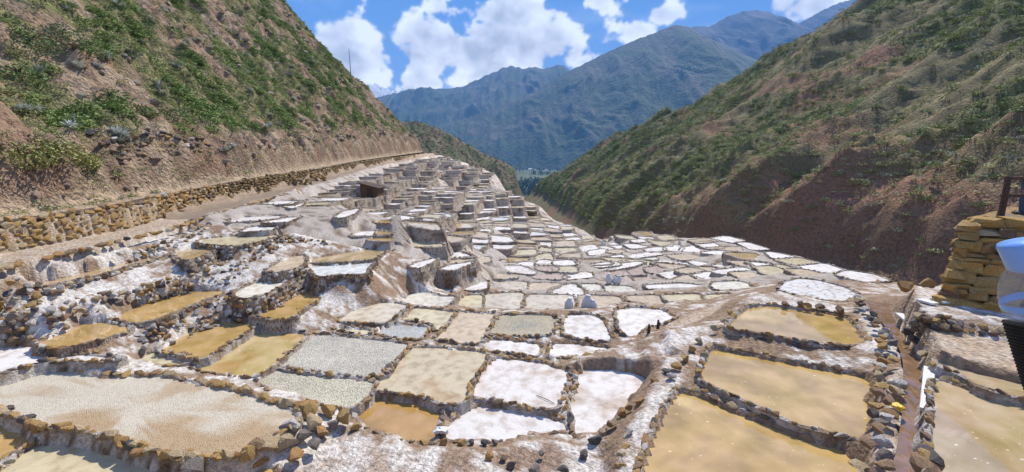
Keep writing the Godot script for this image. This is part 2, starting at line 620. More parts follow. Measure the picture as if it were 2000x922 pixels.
func list_pans():
	var dk := {"stones": 1}
	pan("largest grey brown pan in the foreground, half rippled salt and half brown brine", -6.02, "mixed", [-80,778, 0,744, 58,722, 130,726, 200,739, 260,740, 310,738, 365,749, 415,760, 480,774, 510,787, 560,802, 573,817, 550,842, 500,868, 455,886, 400,890, 340,883, 285,866, 240,850, 165,834, 95,830, 45,808, 0,788, -80,784], {"pal": 1})
	pan("ochre brine pan cut by the photo's bottom left corner", -6.30, "brine", [-80,800, 0,824, 48,844, 82,842, 50,868, 10,898, -70,955])
	pan("pale yellow brine pan at the bottom left, under the row of yellow stones", -6.34, "pale", [10,908, 60,878, 110,862, 160,858, 200,874, 240,890, 280,905, 345,915, 355,945, 200,1000, -50,1010])
	pan("ochre brine pan corner at the bottom edge beside the large yellow boulders", -6.45, "brine", [400,930, 440,914, 480,903, 530,918, 520,970, 400,970])
	pan("small grey rippled pan with green tinge above the yellow boulders", -6.42, "grey2", [527,724, 560,724, 620,735, 680,742, 728,748, 714,775, 690,793, 650,793, 605,780, 560,770, 508,750])
	pan("broad grey rippled pan left of the beige centre pan", -6.40, "grey", [617,656, 640,656, 700,663, 760,669, 796,675, 770,705, 748,735, 680,733, 620,727, 565,720, 548,714, 572,690])
	pan("long ochre and yellow brine pan left of the broad grey rippled pan", -6.32, "yellow", [497,643, 545,644, 596,656, 570,680, 545,703, 520,722, 490,736, 455,733, 410,728, 378,721, 387,712, 430,690, 470,664])
	pan("ochre brine pan below the long salty stone wall", -6.12, "brine", [316,687, 342,663, 382,644, 430,629, 470,628, 498,636, 476,651, 438,675, 395,702, 355,694])
	pan("small pale yellow pan under the orange stone wall corner", -6.20, "pale", [270,704, 300,690, 340,698, 372,704, 360,711, 330,715, 292,711])
	pan("ochre brine pan on the salty stone terrace, upper of the pair", -5.48, "brine", [228,622, 262,601, 320,582, 380,568, 438,568, 430,576, 395,587, 350,606, 305,625, 272,631, 250,627], {"face": 2, "dep": 1.0})
	pan("ochre brine pan on the salty stone terrace, lower of the pair", -5.55, "brine", [80,671, 112,656, 160,634, 200,630, 250,641, 243,649, 200,662, 150,675, 118,681], {"face": 2, "dep": 0.9})
	pan("white salt flat at the left edge under the stone terrace", -5.76, "white", [-330,745, 0,676, 60,678, 110,688, 190,699, 240,704, 190,706, 110,702, 60,714, 0,732, -330,830])
	pan("long narrow brown brine pan under the path's salty bank", -4.35, "tan", [28,564, 110,546, 200,524, 270,506, 322,499, 298,509, 250,521, 190,539, 130,550, 80,561], {"face": 2, "dep": 0.8})
	pan("small tan brine pan on the upper terrace before the pale long pan", -4.28, "tan", [338,495, 370,485, 428,482, 410,493, 380,505, 366,509], {"face": 2, "dep": 0.8})
	pan("long pale brine pan high on the terrace under the path", -4.08, "pale", [387,475, 402,467, 450,462, 545,460, 520,469, 480,478, 450,481], {"face": 2, "dep": 0.9})
	pan("narrow white grey pan behind the long pale pan under the path", -3.85, "white", [472,454, 490,444, 542,440, 528,451])
	pan("white salt pan perched on the orange stained bank", -3.65, "white", [513,436, 547,427, 588,424, 560,435], {"dep": 1.4})
	pan("small white salt pan below the bend of the path", -3.35, "white", [556,405, 576,396, 598,390, 590,401, 571,408])
	pan("brownish brine pan at the left end of the light pair under the dark wall", -4.85, "beige", [522,530, 546,514, 570,502, 592,499, 591,515, 575,525, 546,532], {"face": 2, "dep": 0.8})
	pan("pale grey brine pan above the loose stone bank", -5.25, "grey3", [463,571, 502,552, 532,538, 588,535, 570,546, 545,560, 511,577, 481,583, 464,579], {"face": 2, "dep": 0.8})
	pan("yellow ochre brine pan framed by the salty dripping wall", -5.85, "brine", [503,617, 541,592, 587,569, 637,569, 618,586, 589,605, 571,621, 541,624, 511,619], {"dep": 1.0, "salty": 0.5})
	pan("bluish white pan on top of the dark stone retaining wall", -5.10, "blue", [610,521, 660,519, 728,512, 714,525, 711,536, 660,537, 627,541, 614,531], {"face": 3, "dep": 1.5})
	pan("brown beige pan behind the bluish pan on the dark wall", -5.0, "tan", [607,514, 610,506, 660,497, 720,487, 758,482, 744,496, 728,507, 670,512], {"dep": 1.3, "salty": 0.4})
	pan("lowest of three ochre pans stepping up beside the white walkway", -4.6, "brine", [718,470, 731,464, 760,463, 762,470, 754,473])
	pan("middle of three ochre pans stepping up beside the white walkway", -4.5, "brine", [734,461, 741,449, 761,448, 761,461])
	pan("topmost of three ochre pans stepping up beside the white walkway", -4.15, "brine", [732,436, 737,431, 763,431, 761,437], {"dep": 0.9})
	pan("white salt pan on a brown bank, left of the ochre steps", -3.6, "white", [655,425, 672,413, 702,408, 690,419, 668,427], {"dep": 1.6, "salty": 0.5})
	pan("pale beige pan at the foot of the dark retaining wall", -6.30, "beige2", [663,627, 682,612, 702,602, 745,592, 760,591, 794,598, 773,615, 749,631, 720,631, 690,629])
	pan("yellow brine sliver left of the small white rippled pan", -6.42, "pale", [648,641, 690,644, 720,647, 717,654, 690,650])
	pan("small white rippled pan in the crook of the stone dike", -6.48, "ripwhite", [738,651, 762,634, 800,637, 835,641, 823,655, 814,663, 780,662])
	pan("cream pan right behind the crook of the stone dike", -6.47, "pale", [810,603, 850,606, 887,611, 877,622, 865,640, 856,646, 846,632, 820,627, 788,624])
	pan("tall cream and tan pan left of the round-spotted beige pan", -6.5, "beige", [897,610, 935,613, 964,614, 952,640, 933,670, 900,671, 855,662, 872,645])
	pan("beige pan with a darker grey spot in its middle", -6.52, "spot", [977,617, 1040,616, 1075,618, 1084,624, 1077,650, 1063,656, 1000,655, 958,653, 965,640])
	pan("white square salt pan right of the grey-spotted beige pan", -6.45, "white", [1106,624, 1110,617, 1150,616, 1172,622, 1182,640, 1191,663, 1170,666, 1125,660, 1103,651])
	pan("large rounded white salt pan above the brown earth bank", -6.35, "white", [1208,615, 1208,606, 1240,602, 1290,606, 1316,620, 1297,631, 1260,640, 1238,660, 1227,658, 1210,640])
	pan("narrow white salt pan under the grey-spotted beige pan", -6.55, "white", [944,675, 962,665, 1000,667, 1052,674, 1050,688, 1043,695, 1000,688, 948,684])
	pan("narrow white salt pan with a rounded end against the bank", -6.55, "white", [1073,697, 1082,674, 1110,671, 1186,681, 1190,685, 1150,693, 1110,698])
	pan("large cream beige pan at the centre with brown swirls", -6.45, "beige3", [808,680, 860,682, 920,687, 947,692, 943,705, 928,725, 910,755, 908,780, 893,787, 855,783, 830,773, 800,768, 760,763, 738,760, 747,742, 778,710], {"pal": 0})
	pan("deep ochre brine pan under the cream beige centre pan", -6.62, "ochre", [700,810, 708,791, 724,777, 760,780, 820,789, 856,809, 845,840, 845,865, 820,862, 795,861, 770,847, 718,838])
	pan("white salt pan with brown rings and a thin dark stick lying in it", -6.55, "stain", [929,760, 943,730, 968,702, 1000,704, 1060,712, 1109,727, 1101,755, 1082,797, 1040,794, 970,780, 924,773])
	pan("white salt pan nearest the viewer, below the brown-ringed one", -6.68, "white", [879,835, 908,807, 940,796, 1000,803, 1060,813, 1097,827, 1103,848, 1060,848, 1030,848, 980,864, 900,862, 874,856])
	pan("tall white salt pan beside the stone-edged walkway", -6.55, "stain", [1134,725, 1150,721, 1200,722, 1243,730, 1263,743, 1251,760, 1231,780, 1206,810, 1192,833, 1160,848, 1134,855, 1126,840, 1129,820, 1116,795, 1132,760])
	pan("biggest brown brine pan at the bottom right of the walkway", -5.95, "bigbrine", [1325,772, 1340,770, 1375,780, 1430,807, 1500,832, 1550,852, 1600,870, 1648,882, 1667,897, 1685,925, 1685,1000, 1245,1000, 1262,920, 1274,875, 1303,812], {"hr": 0.12})
	pan("brown brine pan with cloud reflections, middle of the right three", -5.80, "bigbrine", [1395,684, 1440,692, 1520,707, 1600,724, 1680,737, 1702,748, 1704,765, 1690,785, 1702,810, 1692,840, 1685,866, 1672,862, 1620,848, 1560,833, 1500,806, 1450,783, 1402,760, 1370,746, 1379,715], {"hr": 0.12})
	pan("light brown brine pan mirroring clouds, farthest of the right three", -5.5, "bigbrine", [1425,641, 1442,621, 1467,602, 1510,599, 1560,607, 1620,614, 1652,622, 1671,645, 1688,673, 1640,676, 1560,668, 1520,658, 1460,648, 1433,646], {"hr": 0.10, "face": 3, "dep": 0.4})
	pan("oval white cracked salt pan beyond the mirroring brine pan", -5.7, "crack", [1523,565, 1537,552, 1562,545, 1600,549, 1648,562, 1669,573, 1662,585, 1638,590, 1590,584, 1547,575])
	pan("large shallow brine pan at the right edge below the white planks", -4.95, "tan2", [1833,750, 1842,746, 1900,768, 1960,788, 2070,812, 2100,1000, 1845,1000, 1830,900])
	pan("narrow shallow tan pan at the right edge above the dark dike", -4.82, "tan2", [1840,717, 1840,709, 1900,727, 2000,752, 2070,772, 2070,788, 2000,778, 1930,762, 1882,734])
	# rows that step down beyond the centre
	pan("grey beige pan in the bend of the dripping salt wall", -6.75, "grey3", [785,588, 802,574, 830,570, 860,580, 887,580, 877,592, 866,600, 830,597, 802,594])
	pan("white leaf-shaped salt pan on the stone bank, left of the longer one", -5.6, "white", [800,521, 817,513, 852,505, 839,515, 815,525], {"dep": 1.2})
	pan("long white salt pan on top of the grey streaked bank", -6.0, "white", [858,527, 882,518, 928,511, 913,518, 885,529], {"dep": 1.3})
	pan("bright white salt pan at the foot of the grey streaked bank", -6.95, "white", [836,564, 857,553, 878,552, 883,562, 882,570, 860,571])
	pan("bright white wedge-shaped salt pan beside the row of beige pans", -7.05, "white", [898,567, 922,556, 950,549, 949,564, 930,568])
	pan("small cream pan, first of the row above the cream and tan pans", -7.1, "pale", [889,602, 906,578, 940,577, 938,602, 920,603])
	pan("cream grey pan, second of the row, right of the small cream pan", -7.3, "beige2", [944,604, 949,574, 1022,572, 1012,605])
	pan("broad beige pan with a white sack at its lower right corner", -7.35, "beige2", [1026,604, 1032,576, 1116,577, 1121,590, 1119,604, 1090,605])
	pan("beige pan with two white sacks at its lower edge", -7.35, "beige", [1133,602, 1134,577, 1208,580, 1214,592, 1188,599, 1150,604])
	pan("sandy beige pan right behind the stone rim of the rounded white pan", -7.3, "beige", [1224,579, 1284,577, 1300,596, 1288,600, 1245,592, 1230,589])
	pan("beige pan between the sandy pan and the walkway's stones", -7.2, "pale", [1296,577, 1362,575, 1371,583, 1367,589, 1307,590])
	pan("small cream pan wedged at the end of the row by the walkway", -7.0, "pale", [1381,577, 1423,575, 1430,577, 1400,584, 1381,585])
	pan("beige pan, leftmost of the second row beyond the centre", -8.0, "beige2", [957,567, 960,550, 1028,551, 1026,566, 985,568])
	pan("light brown pan, second of the second row beyond the centre", -8.0, "beige", [1035,567, 1037,553, 1098,554, 1099,567, 1060,569])
	pan("greenish white pan, third of the second row beyond the centre", -8.0, "grey3", [1108,567, 1108,555, 1170,556, 1177,568, 1140,570])
	pan("white grey pan under the heap of white sacks", -7.9, "grey3", [1181,557, 1228,560, 1247,570, 1215,573, 1186,570])
	pan("long whitish pan right of the white sacks", -7.6, "white", [1260,558, 1330,554, 1368,558, 1380,562, 1320,563, 1268,565])
	pan("greenish cream pan with a rounded white rim", -7.0, "grey3", [1391,560, 1395,552, 1440,550, 1457,553, 1468,565, 1420,567, 1400,566])

func list_patches():
	# ground that is not a pan: [level, kind, outline]; kinds 1 salt, 2 trodden earth, 3 brown bank
	for q in [[-6.50, 1, [560,1000, 590,900, 640,850, 700,850, 760,868, 850,885, 850,1000]], [-6.42, 3, [860,1000, 870,880, 960,880, 1060,862, 1140,872, 1180,880, 1180,1000]],
		[-5.86, 1, [1298,700, 1345,690, 1330,745, 1298,785, 1262,860, 1240,925, 1235,1000, 1190,1000, 1205,900, 1222,850, 1258,790, 1280,745]],
		[-5.95, 3, [1262,676, 1290,650, 1330,642, 1350,660, 1340,690, 1290,702, 1255,702]], [-6.2, 3, [1120,703, 1200,690, 1252,672, 1262,690, 1240,704, 1190,708]],
		[-5.75, 1, [1300,645, 1375,634, 1392,650, 1355,688, 1310,682]],
		[-5.35, 1, [1672,602, 1700,602, 1742,655, 1763,695, 1735,695, 1700,655]],
		[-5.35, 1, [1722,750, 1762,705, 1768,790, 1765,860, 1755,925, 1750,1000, 1700,1000, 1705,925, 1705,850, 1725,800]],
		[-4.62, 2, [1805,642, 1900,654, 2010,680, 2080,700, 2080,745, 2000,728, 1900,706, 1838,695]],
		[-4.3, 1, [1775,600, 1785,562, 1850,555, 2000,570, 2000,625, 1900,620, 1800,617, 1780,610]],
		[-5.5, 1, [1440,590, 1470,575, 1510,572, 1560,584, 1640,596, 1660,612, 1560,600, 1470,594]],
		[-6.3, 2, [1300,640, 1310,628, 1380,600, 1420,590, 1400,610, 1340,640]]]:
		patches.append({"level": q[0], "kind": q[1], "poly": px_poly(q[2], q[0])})
	# the bed of the brine channel
	for s in [[-5.48, 0.17, [1712,584, 1728,608, 1742,628, 1756,648, 1770,668, 1780,690, 1786,715, 1789,745, 1790,780, 1787,815, 1784,850, 1779,890, 1774,925, 1768,1000]]]:
		var c := px_poly(s[2], -5.28)
		var poly := PackedVector2Array()
		var back := PackedVector2Array()
		for i in c.size():
			var d := (c[mini(i + 1, c.size() - 1)] - c[maxi(i - 1, 0)]).normalized().orthogonal()
			poly.append(c[i] + d * s[1]); back.append(c[i] - d * s[1])
		back.reverse()
		poly.append_array(back)
		patches.append({"level": s[0], "kind": 2, "poly": poly})
	# narrow salt ledges along the terraces, traced along their middle
	for s in [[-4.77, 0.26, [-330,668, 0,612, 100,595, 200,572, 290,550, 365,532, 420,512, 480,493, 550,477, 600,471, 680,473, 755,475]], [-3.88, 0.2, [-330,624, 0,546, 100,522, 200,497, 330,462, 430,431, 510,410]]]:
		var c := px_poly(s[2], s[0])
		var poly := PackedVector2Array()
		var back := PackedVector2Array()
		for i in c.size():
			var d := (c[mini(i + 1, c.size() - 1)] - c[maxi(i - 1, 0)]).normalized().orthogonal()
			poly.append(c[i] + d * s[1]); back.append(c[i] - d * s[1])
		back.reverse()
		poly.append_array(back)
		patches.append({"level": s[0], "kind": 1, "poly": poly})
	for p in pans:
		var c := Vector2.ZERO
		for q in p.poly: c += q / p.poly.size()
		ctrl.append(Vector3(c.x, p.level, c.y))
	for p in patches:
		if p.poly.size() < 13:
			var c := Vector2.ZERO
			for q in p.poly: c += q / p.poly.size()
			ctrl.append(Vector3(c.x, p.level, c.y))
	for f in [8, 14, 20, 27, 35, 45, 55, 70, 85, 100, 120, 150]:
		ctrl.append(Vector3(wall_x(f) + 0.9, path_y(f), f))
		ctrl.append(Vector3(wall_x(f) + 2.2, path_y(f) - 0.5, f))
	for c in [[6, -9.2, 38], [3, -9.4, 44], [9, -10.5, 50], [11, -11.6, 58], [14, -9.4, 36], [22, -7.8, 29], [22.5, -8.9, 46], [18, -9.6, 50], [16, -9.2, 44], [19.5, -6.7, 22], [8.5, -11, 69], [0, -9, 88], [-9, -6.2, 118], [-4, -7.6, 38], [-10, -5.2, 38], [-3, -8.2, 52], [-11, -4.6, 55], [4, -9.8, 60], [-6, -6.0, 72], [-13, -2.8, 85], [-14, -2.5, 110], [-19, -1, 148], [9, -8.4, 28], [12, -8.0, 26], [15, -7.2, 23], [0, -8.4, 34]]:
		ctrl.append(Vector3(c[0], c[1], c[2]))
	# the jumbled field along the ravine edge
	field_pan("white", [1172,528, 1190,520, 1255,512, 1230,520, 1190,527]); field_pan("white", [1259,520, 1270,513, 1312,507, 1305,515, 1265,522])
	field_pan("mauve", [1178,535, 1200,528, 1214,530, 1224,537, 1182,539]); field_pan("mauve", [1218,527, 1245,521, 1257,531, 1260,535, 1229,536])
	field_pan("mauve", [1191,543, 1221,541, 1230,552, 1202,551]); field_pan("mauve", [1226,542, 1262,539, 1271,547, 1236,552])
	field_pan("mauve", [1266,525, 1289,521, 1294,528, 1280,534, 1270,531]); field_pan("mauve", [1293,520, 1310,516, 1323,523, 1300,526])
	field_pan("white", [1292,535, 1324,530, 1333,539, 1311,545]); field_pan("beige", [1325,529, 1350,524, 1369,528, 1341,534])
	field_pan("beige", [1321,548, 1345,539, 1365,547, 1340,550]); field_pan("white", [1356,537, 1385,532, 1416,544, 1375,547])
	field_pan("white", [1319,513, 1345,512, 1358,519, 1336,523]); field_pan("white", [1349,511, 1370,512, 1387,517, 1365,519])
	field_pan("white", [1384,522, 1415,517, 1432,521, 1396,527]); field_pan("white", [1397,531, 1450,524, 1462,527, 1411,535])
	field_pan("beige", [1432,534, 1473,532, 1478,537, 1455,545]); field_pan("beige", [1427,511, 1480,512, 1512,517, 1450,519])
	field_pan("pale", [1482,523, 1505,521, 1541,534, 1501,537]); field_pan("white", [1374,494, 1400,491, 1443,493, 1455,501, 1411,499])
	field_pan("beige", [1380,485, 1440,483, 1445,491, 1400,488]); field_pan("white", [1442,474, 1460,475, 1498,487, 1470,488])
	field_pan("white", [1336,485, 1368,478, 1378,479, 1364,493, 1332,491]); field_pan("white", [1302,482, 1320,478, 1330,485, 1323,491, 1302,489])
	field_pan("white", [1228,499, 1275,493, 1297,496, 1236,504]); field_pan("white", [1247,505, 1270,501, 1281,506, 1256,509])
	field_pan("beige", [1187,492, 1210,488, 1218,490, 1205,495]); field_pan("white", [1236,470, 1254,468, 1263,472, 1241,474])
	field_pan("white", [1192,477, 1205,474, 1216,478, 1200,480]); field_pan("white", [1222,478, 1240,478, 1262,482, 1236,486])
	field_pan("white", [1152,492, 1180,487, 1178,496, 1156,499]); field_pan("white", [1262,487, 1292,483, 1296,490, 1268,492])
	field_pan("pale", [1518,508, 1560,505, 1590,513, 1551,517]); field_pan("white", [1567,521, 1609,516, 1647,530, 1628,533, 1582,528])
	field_pan("white", [1643,538, 1661,531, 1700,537, 1726,547, 1690,551]); field_pan("beige", [1543,528, 1570,528, 1614,539, 1562,537])
	field_pan("white", [1394,466, 1418,462, 1450,470, 1428,474]); field_pan("beige", [1348,470, 1380,466, 1396,472, 1362,475])
	field_pan("white", [1501,493, 1530,498, 1552,503, 1515,505]); field_pan("beige", [1306,500, 1350,497, 1372,503, 1330,508])
	field_pan("white", [1158,518, 1200,512, 1206,517, 1168,522]); field_pan("white", [987,528, 992,520, 1015,521, 1039,531, 1035,535, 1000,531])
	field_pan("white", [1017,513, 1043,514, 1043,524, 1021,519]); field_pan("mauve", [1052,522, 1083,522, 1081,530, 1057,527])
	field_pan("pale", [1089,523, 1119,522, 1120,531, 1088,530]); field_pan("mauve", [1046,541, 1061,537, 1104,540, 1093,544, 1051,544])
	field_pan("white", [1105,545, 1117,536, 1148,533, 1150,541, 1120,544]); field_pan("white", [1052,515, 1060,509, 1078,511, 1078,516])
	field_pan("white", [1086,512, 1112,509, 1118,517, 1090,518]); field_pan("beige", [925,508, 948,502, 952,510, 932,516])
	field_pan("pale", [958,512, 982,508, 985,517, 960,520]); field_pan("beige", [962,534, 990,537, 1010,541, 975,544])

func far_pans():
	# the terraces that run along the slope, row beside row, each pan a thing of its own
	var rows := []
	var s := 23.0
	while s < 128.0:
		rows.append(s)
		s += rng.randf_range(1.75, 2.7) * (1.0 + (s - 23.0) * 0.006)
	var nodes := []
	for j in rows.size():
		var f: float = rows[j]
		var x0 := wall_x(f) + 2.2
		var x1 := x0
		while edge_distance(Vector2(x1, f)) < -0.7 and x1 < 30.0: x1 += 0.3
		var line := []
		var x := x0 + 0.4
		while x < x1:
			line.append(x)
			x += 2.0 * (1.0 + (f - 23.0) * 0.004)
		nodes.append(line)
	var count := 0
	for j in rows.size() - 1:
		for i in nodes[j].size() - 1:
			if i + 1 >= nodes[j + 1].size(): continue
			var q := PackedVector2Array()
			for k in [[i, j], [i + 1, j], [i + 1, j + 1], [i, j + 1]]:
				var ff: float = rows[k[1]]
				var xx: float = nodes[k[1]][k[0]]
				q.append(Vector2(xx + 0.85 * ns.get_noise_2d(k[0] * 7.3, k[1] * 5.1) + 1.5 * ns.get_noise_2d(ff * 0.05, 3.0), ff + 0.95 * ns.get_noise_2d(k[0] * 3.7 + 50.0, k[1] * 9.1) + 2.5 * ns.get_noise_2d(xx * 0.07, ff * 0.04)))
			var c := (q[0] + q[1] + q[2] + q[3]) * 0.25
			var bad := false
			for p in pans:
				if p.o.has("far"): continue
				if Geometry2D.is_point_in_polygon(c, p.poly): bad = true; break
				for v in p.poly:
					if v.distance_to(c) < 1.0: bad = true; break
				if bad: break
			for p in patches:
				if bad or Geometry2D.is_point_in_polygon(c, p.poly): bad = true; break
			if bad or c.y < 23.0 or (c.x < -8.0 and c.y < 33.0 and rng.randf() < 0.25) or rng.randf() < 0.04 or not in_view(V(c.x, G(c.x, c.y), c.y), 10) or edge_distance(c) > -0.9: continue
			var lev := G(c.x, c.y) + rng.randf_range(-0.14, 0.14)
			var poly := PackedVector2Array()
			for k in 4:
				var a := q[k].lerp(c, 0.09)
				var b := q[(k + 1) % 4].lerp(c, 0.09)
				poly.append(a)
				poly.append((a + b) * 0.5 + (((a + b) * 0.5) - c).normalized() * rng.randf_range(-0.05, 0.16))
			var r := rng.randf()
			var kind: String = "white" if r < 0.40 else "pale" if r < 0.64 else "beige" if r < 0.86 else "tan" if r < 0.93 else "blue"
			var word: String = {"white": "white", "pale": "cream", "beige": "beige", "tan": "tan", "blue": "bluish"}[kind]
			var zone: String = "low on the valley floor beyond the centre rows" if c.x > -1.0 and c.y < 60 else "on the steep streaked terraces under the path" if c.y < 62 else "high on the far spur toward the ravine mouth"
			pans.append({"label": "small %s salt pan %s" % [word, zone], "level": lev, "kind": kind, "poly": poly, "o": {"far": true, "stuff": count >= 215, "row": j, "word": word, "group": "%s pans %s" % [word, zone], "dep": 1.6 if c.x < 4.0 else 0.9, "hr": 0.1, "salty": 0.5}})
			count += 1

# ---------------------------------------------------------------- ground between the pans
func near_ground():
	gh.resize(GNX * GNF); gfix.resize(GNX * GNF); gkind.resize(GNX * GNF)
	var coarse := {}
	for j in GNF:
		var f := GF0 + j * GC
		for i in GNX:
			var x := GX0 + i * GC
			var k := j * GNX + i
			if i % 6 == 0 and j % 6 == 0: coarse[Vector2i(i / 6, j / 6)] = G(x, f) - 0.2
			gh[k] = coarse[Vector2i(i / 6, j / 6)]
			var wx := wall_x(f)
			if x < wx: gh[k] = path_y(f) + 0.9; gfix[k] = 1; gkind[k] = 2
			elif x < wx + 1.95: gh[k] = path_y(f); gfix[k] = 1; gkind[k] = 2
			if f < 1.6: gh[k] = -1.65; gfix[k] = 1; gkind[k] = 2
			elif f < 5.6 and x > -12 and x < 12: gh[k] = lerpf(-1.65, -6.4, minf((f - 1.6) / 3.4, 1.0)); gfix[k] = 1; gkind[k] = 3
			elif x > 15.5 and f < 9.0: gh[k] = -5.0; gfix[k] = 1; gkind[k] = 3
	for set in [patches, pans]:
		for p in set:
			var lo: Vector2 = p.poly[0]; var hi: Vector2 = p.poly[0]
			for q in p.poly: lo = lo.min(q); hi = hi.max(q)
			var isp: bool = p.has("label")
			for j in range(maxi(0, int((lo.y - GF0) / GC)), mini(GNF, int((hi.y - GF0) / GC) + 2)):
				for i in range(maxi(0, int((lo.x - GX0) / GC)), mini(GNX, int((hi.x - GX0) / GC) + 2)):
					if Geometry2D.is_point_in_polygon(Vector2(GX0 + i * GC, GF0 + j * GC), p.poly):
						var k := j * GNX + i
						gh[k] = p.level + (0.0 if isp else 0.0)
						gfix[k] = 1
						gkind[k] = 0 if isp else p.kind
	for i in GNX:      # meets the sheet of the far terraces
		var u := clampf((GX0 + i * GC + 24.0) / 0.36, 0, 148.9)
		var w := (GF0 + (GNF - 1) * GC - 17.2) / 0.36
		var q := int(w) * 150 + int(u)
		for j in 2:
			gh[(GNF - 1 - j) * GNX + i] = lerpf(far_h[q], far_h[q + 1], u - int(u)); gfix[(GNF - 1 - j) * GNX + i] = 1
	settle(gh, gfix, GNX, GNF)
	for k in GNX * GNF:
		if gkind[k] == 0 and gfix[k] == 1: gh[k] -= 0.22
	var v := PackedVector3Array(); var c := PackedColorArray()
	v.resize(GNX * GNF); c.resize(GNX * GNF)
	for j in GNF:
		for i in GNX:
			var k := j * GNX + i
			var x := GX0 + i * GC
			var f := GF0 + j * GC
			var y := gh[k]
			var slope := 0.0
			if i > 0 and j > 0 and i < GNX - 1 and j < GNF - 1:
				slope = (absf(gh[k + 1] - gh[k - 1]) + absf(gh[k + GNX] - gh[k - GNX])) / GC * 0.5
			var n := nz.get_noise_2d(x * 1.1, f * 1.1)
			var n2 := nz.get_noise_2d(x * 0.35 + 40.0, f * 0.35)
			var n3 := nz.get_noise_3d(x * 2.6, y * 2.2, f * 2.6)
			y += 0.04 * n + 0.10 * minf(slope, 1.5) * nr.get_noise_3d(x * 0.8, y * 0.8, f * 0.8) + 0.05 * n3 * minf(slope + 0.3, 1.0)
			v[k] = V(x, y, f)
			n3 = lerpf(n3, nz.get_noise_2d(x * 0.5, f * 3.2 + 0.5 * x), 0.6 * smoothstep(0.3, 0.8, slope))
			var saltc := Color(0.73, 0.69, 0.63)
			var earth := Color(0.31, 0.215, 0.135)
			var t := smoothstep(0.0, 0.4, n * 0.7 + 0.6 * n2 + 0.7 * n3 - 0.02 + 0.20 * smoothstep(2.0, -7.0, x) - 0.8 * smoothstep(0.4, 1.2, slope) * smoothstep(-4.0, 2.0, x))
			match gkind[k]:
				1: t = smoothstep(-0.40, 0.30, n + 0.7 * n2 + 0.5 * n3 + 0.08 - 0.7 * smoothstep(0.6, 1.4, slope) * smoothstep(-4.0, 2.0, x)); earth = Color(0.44, 0.34, 0.255)
				2: t = 0.0; earth = Color(0.50, 0.38, 0.26).lerp(Color(0.56, 0.46, 0.35), smoothstep(-0.3, 0.3, n))
				3: t = smoothstep(0.02, 0.3, n + 0.4 * n2); earth = Color(0.34, 0.24, 0.17)
			c[k] = earth.lerp(saltc, t)
	setting("ground", grid_mesh(v, c, GNX, GNF), M.ground, "salt-crusted brown earth between the foreground pans")

func relax(h: PackedFloat32Array, fix: PackedByteArray, nx: int, ny: int, times: int) -> PackedFloat32Array:
	for it in times:
		for j in range(1, ny - 1):
			for i in range(1, nx - 1):
				var k := j * nx + i
				if fix[k] == 0: h[k] = 0.25 * (h[k - 1] + h[k + 1] + h[k - nx] + h[k + nx])
	return h

func settle(h: PackedFloat32Array, fix: PackedByteArray, nx: int, ny: int):
	# stretch the ground between what is fixed: first on a grid four times as coarse, then on this one
	var cx := nx / 4 + 1
	var cy := ny / 4 + 1
	var ch := PackedFloat32Array(); var cf := PackedByteArray()
	ch.resize(cx * cy); cf.resize(cx * cy)
	for j in cy:
		for i in cx:
			var sum := 0.0; var cnt := 0
			for dj in 4:
				for di in 4:
					var k := mini(j * 4 + dj, ny - 1) * nx + mini(i * 4 + di, nx - 1)
					if fix[k] == 1: sum += h[k]; cnt += 1
			if cnt > 3: ch[j * cx + i] = sum / cnt; cf[j * cx + i] = 1
			else: ch[j * cx + i] = h[mini(j * 4 + 2, ny - 1) * nx + mini(i * 4 + 2, nx - 1)]
	ch = relax(ch, cf, cx, cy, 220)
	for j in ny:
		for i in nx:
			if fix[j * nx + i] == 0:
				var u := clampf((i - 1.5) / 4.0, 0, cx - 1.001); var w := clampf((j - 1.5) / 4.0, 0, cy - 1.001)
				var q := int(w) * cx + int(u)
				h[j * nx + i] = lerpf(lerpf(ch[q], ch[q + 1], u - int(u)), lerpf(ch[q + cx], ch[q + cx + 1], u - int(u)), w - int(w))
	var r := relax(h, fix, nx, ny, 26)
	for k in r.size(): h[k] = r[k]

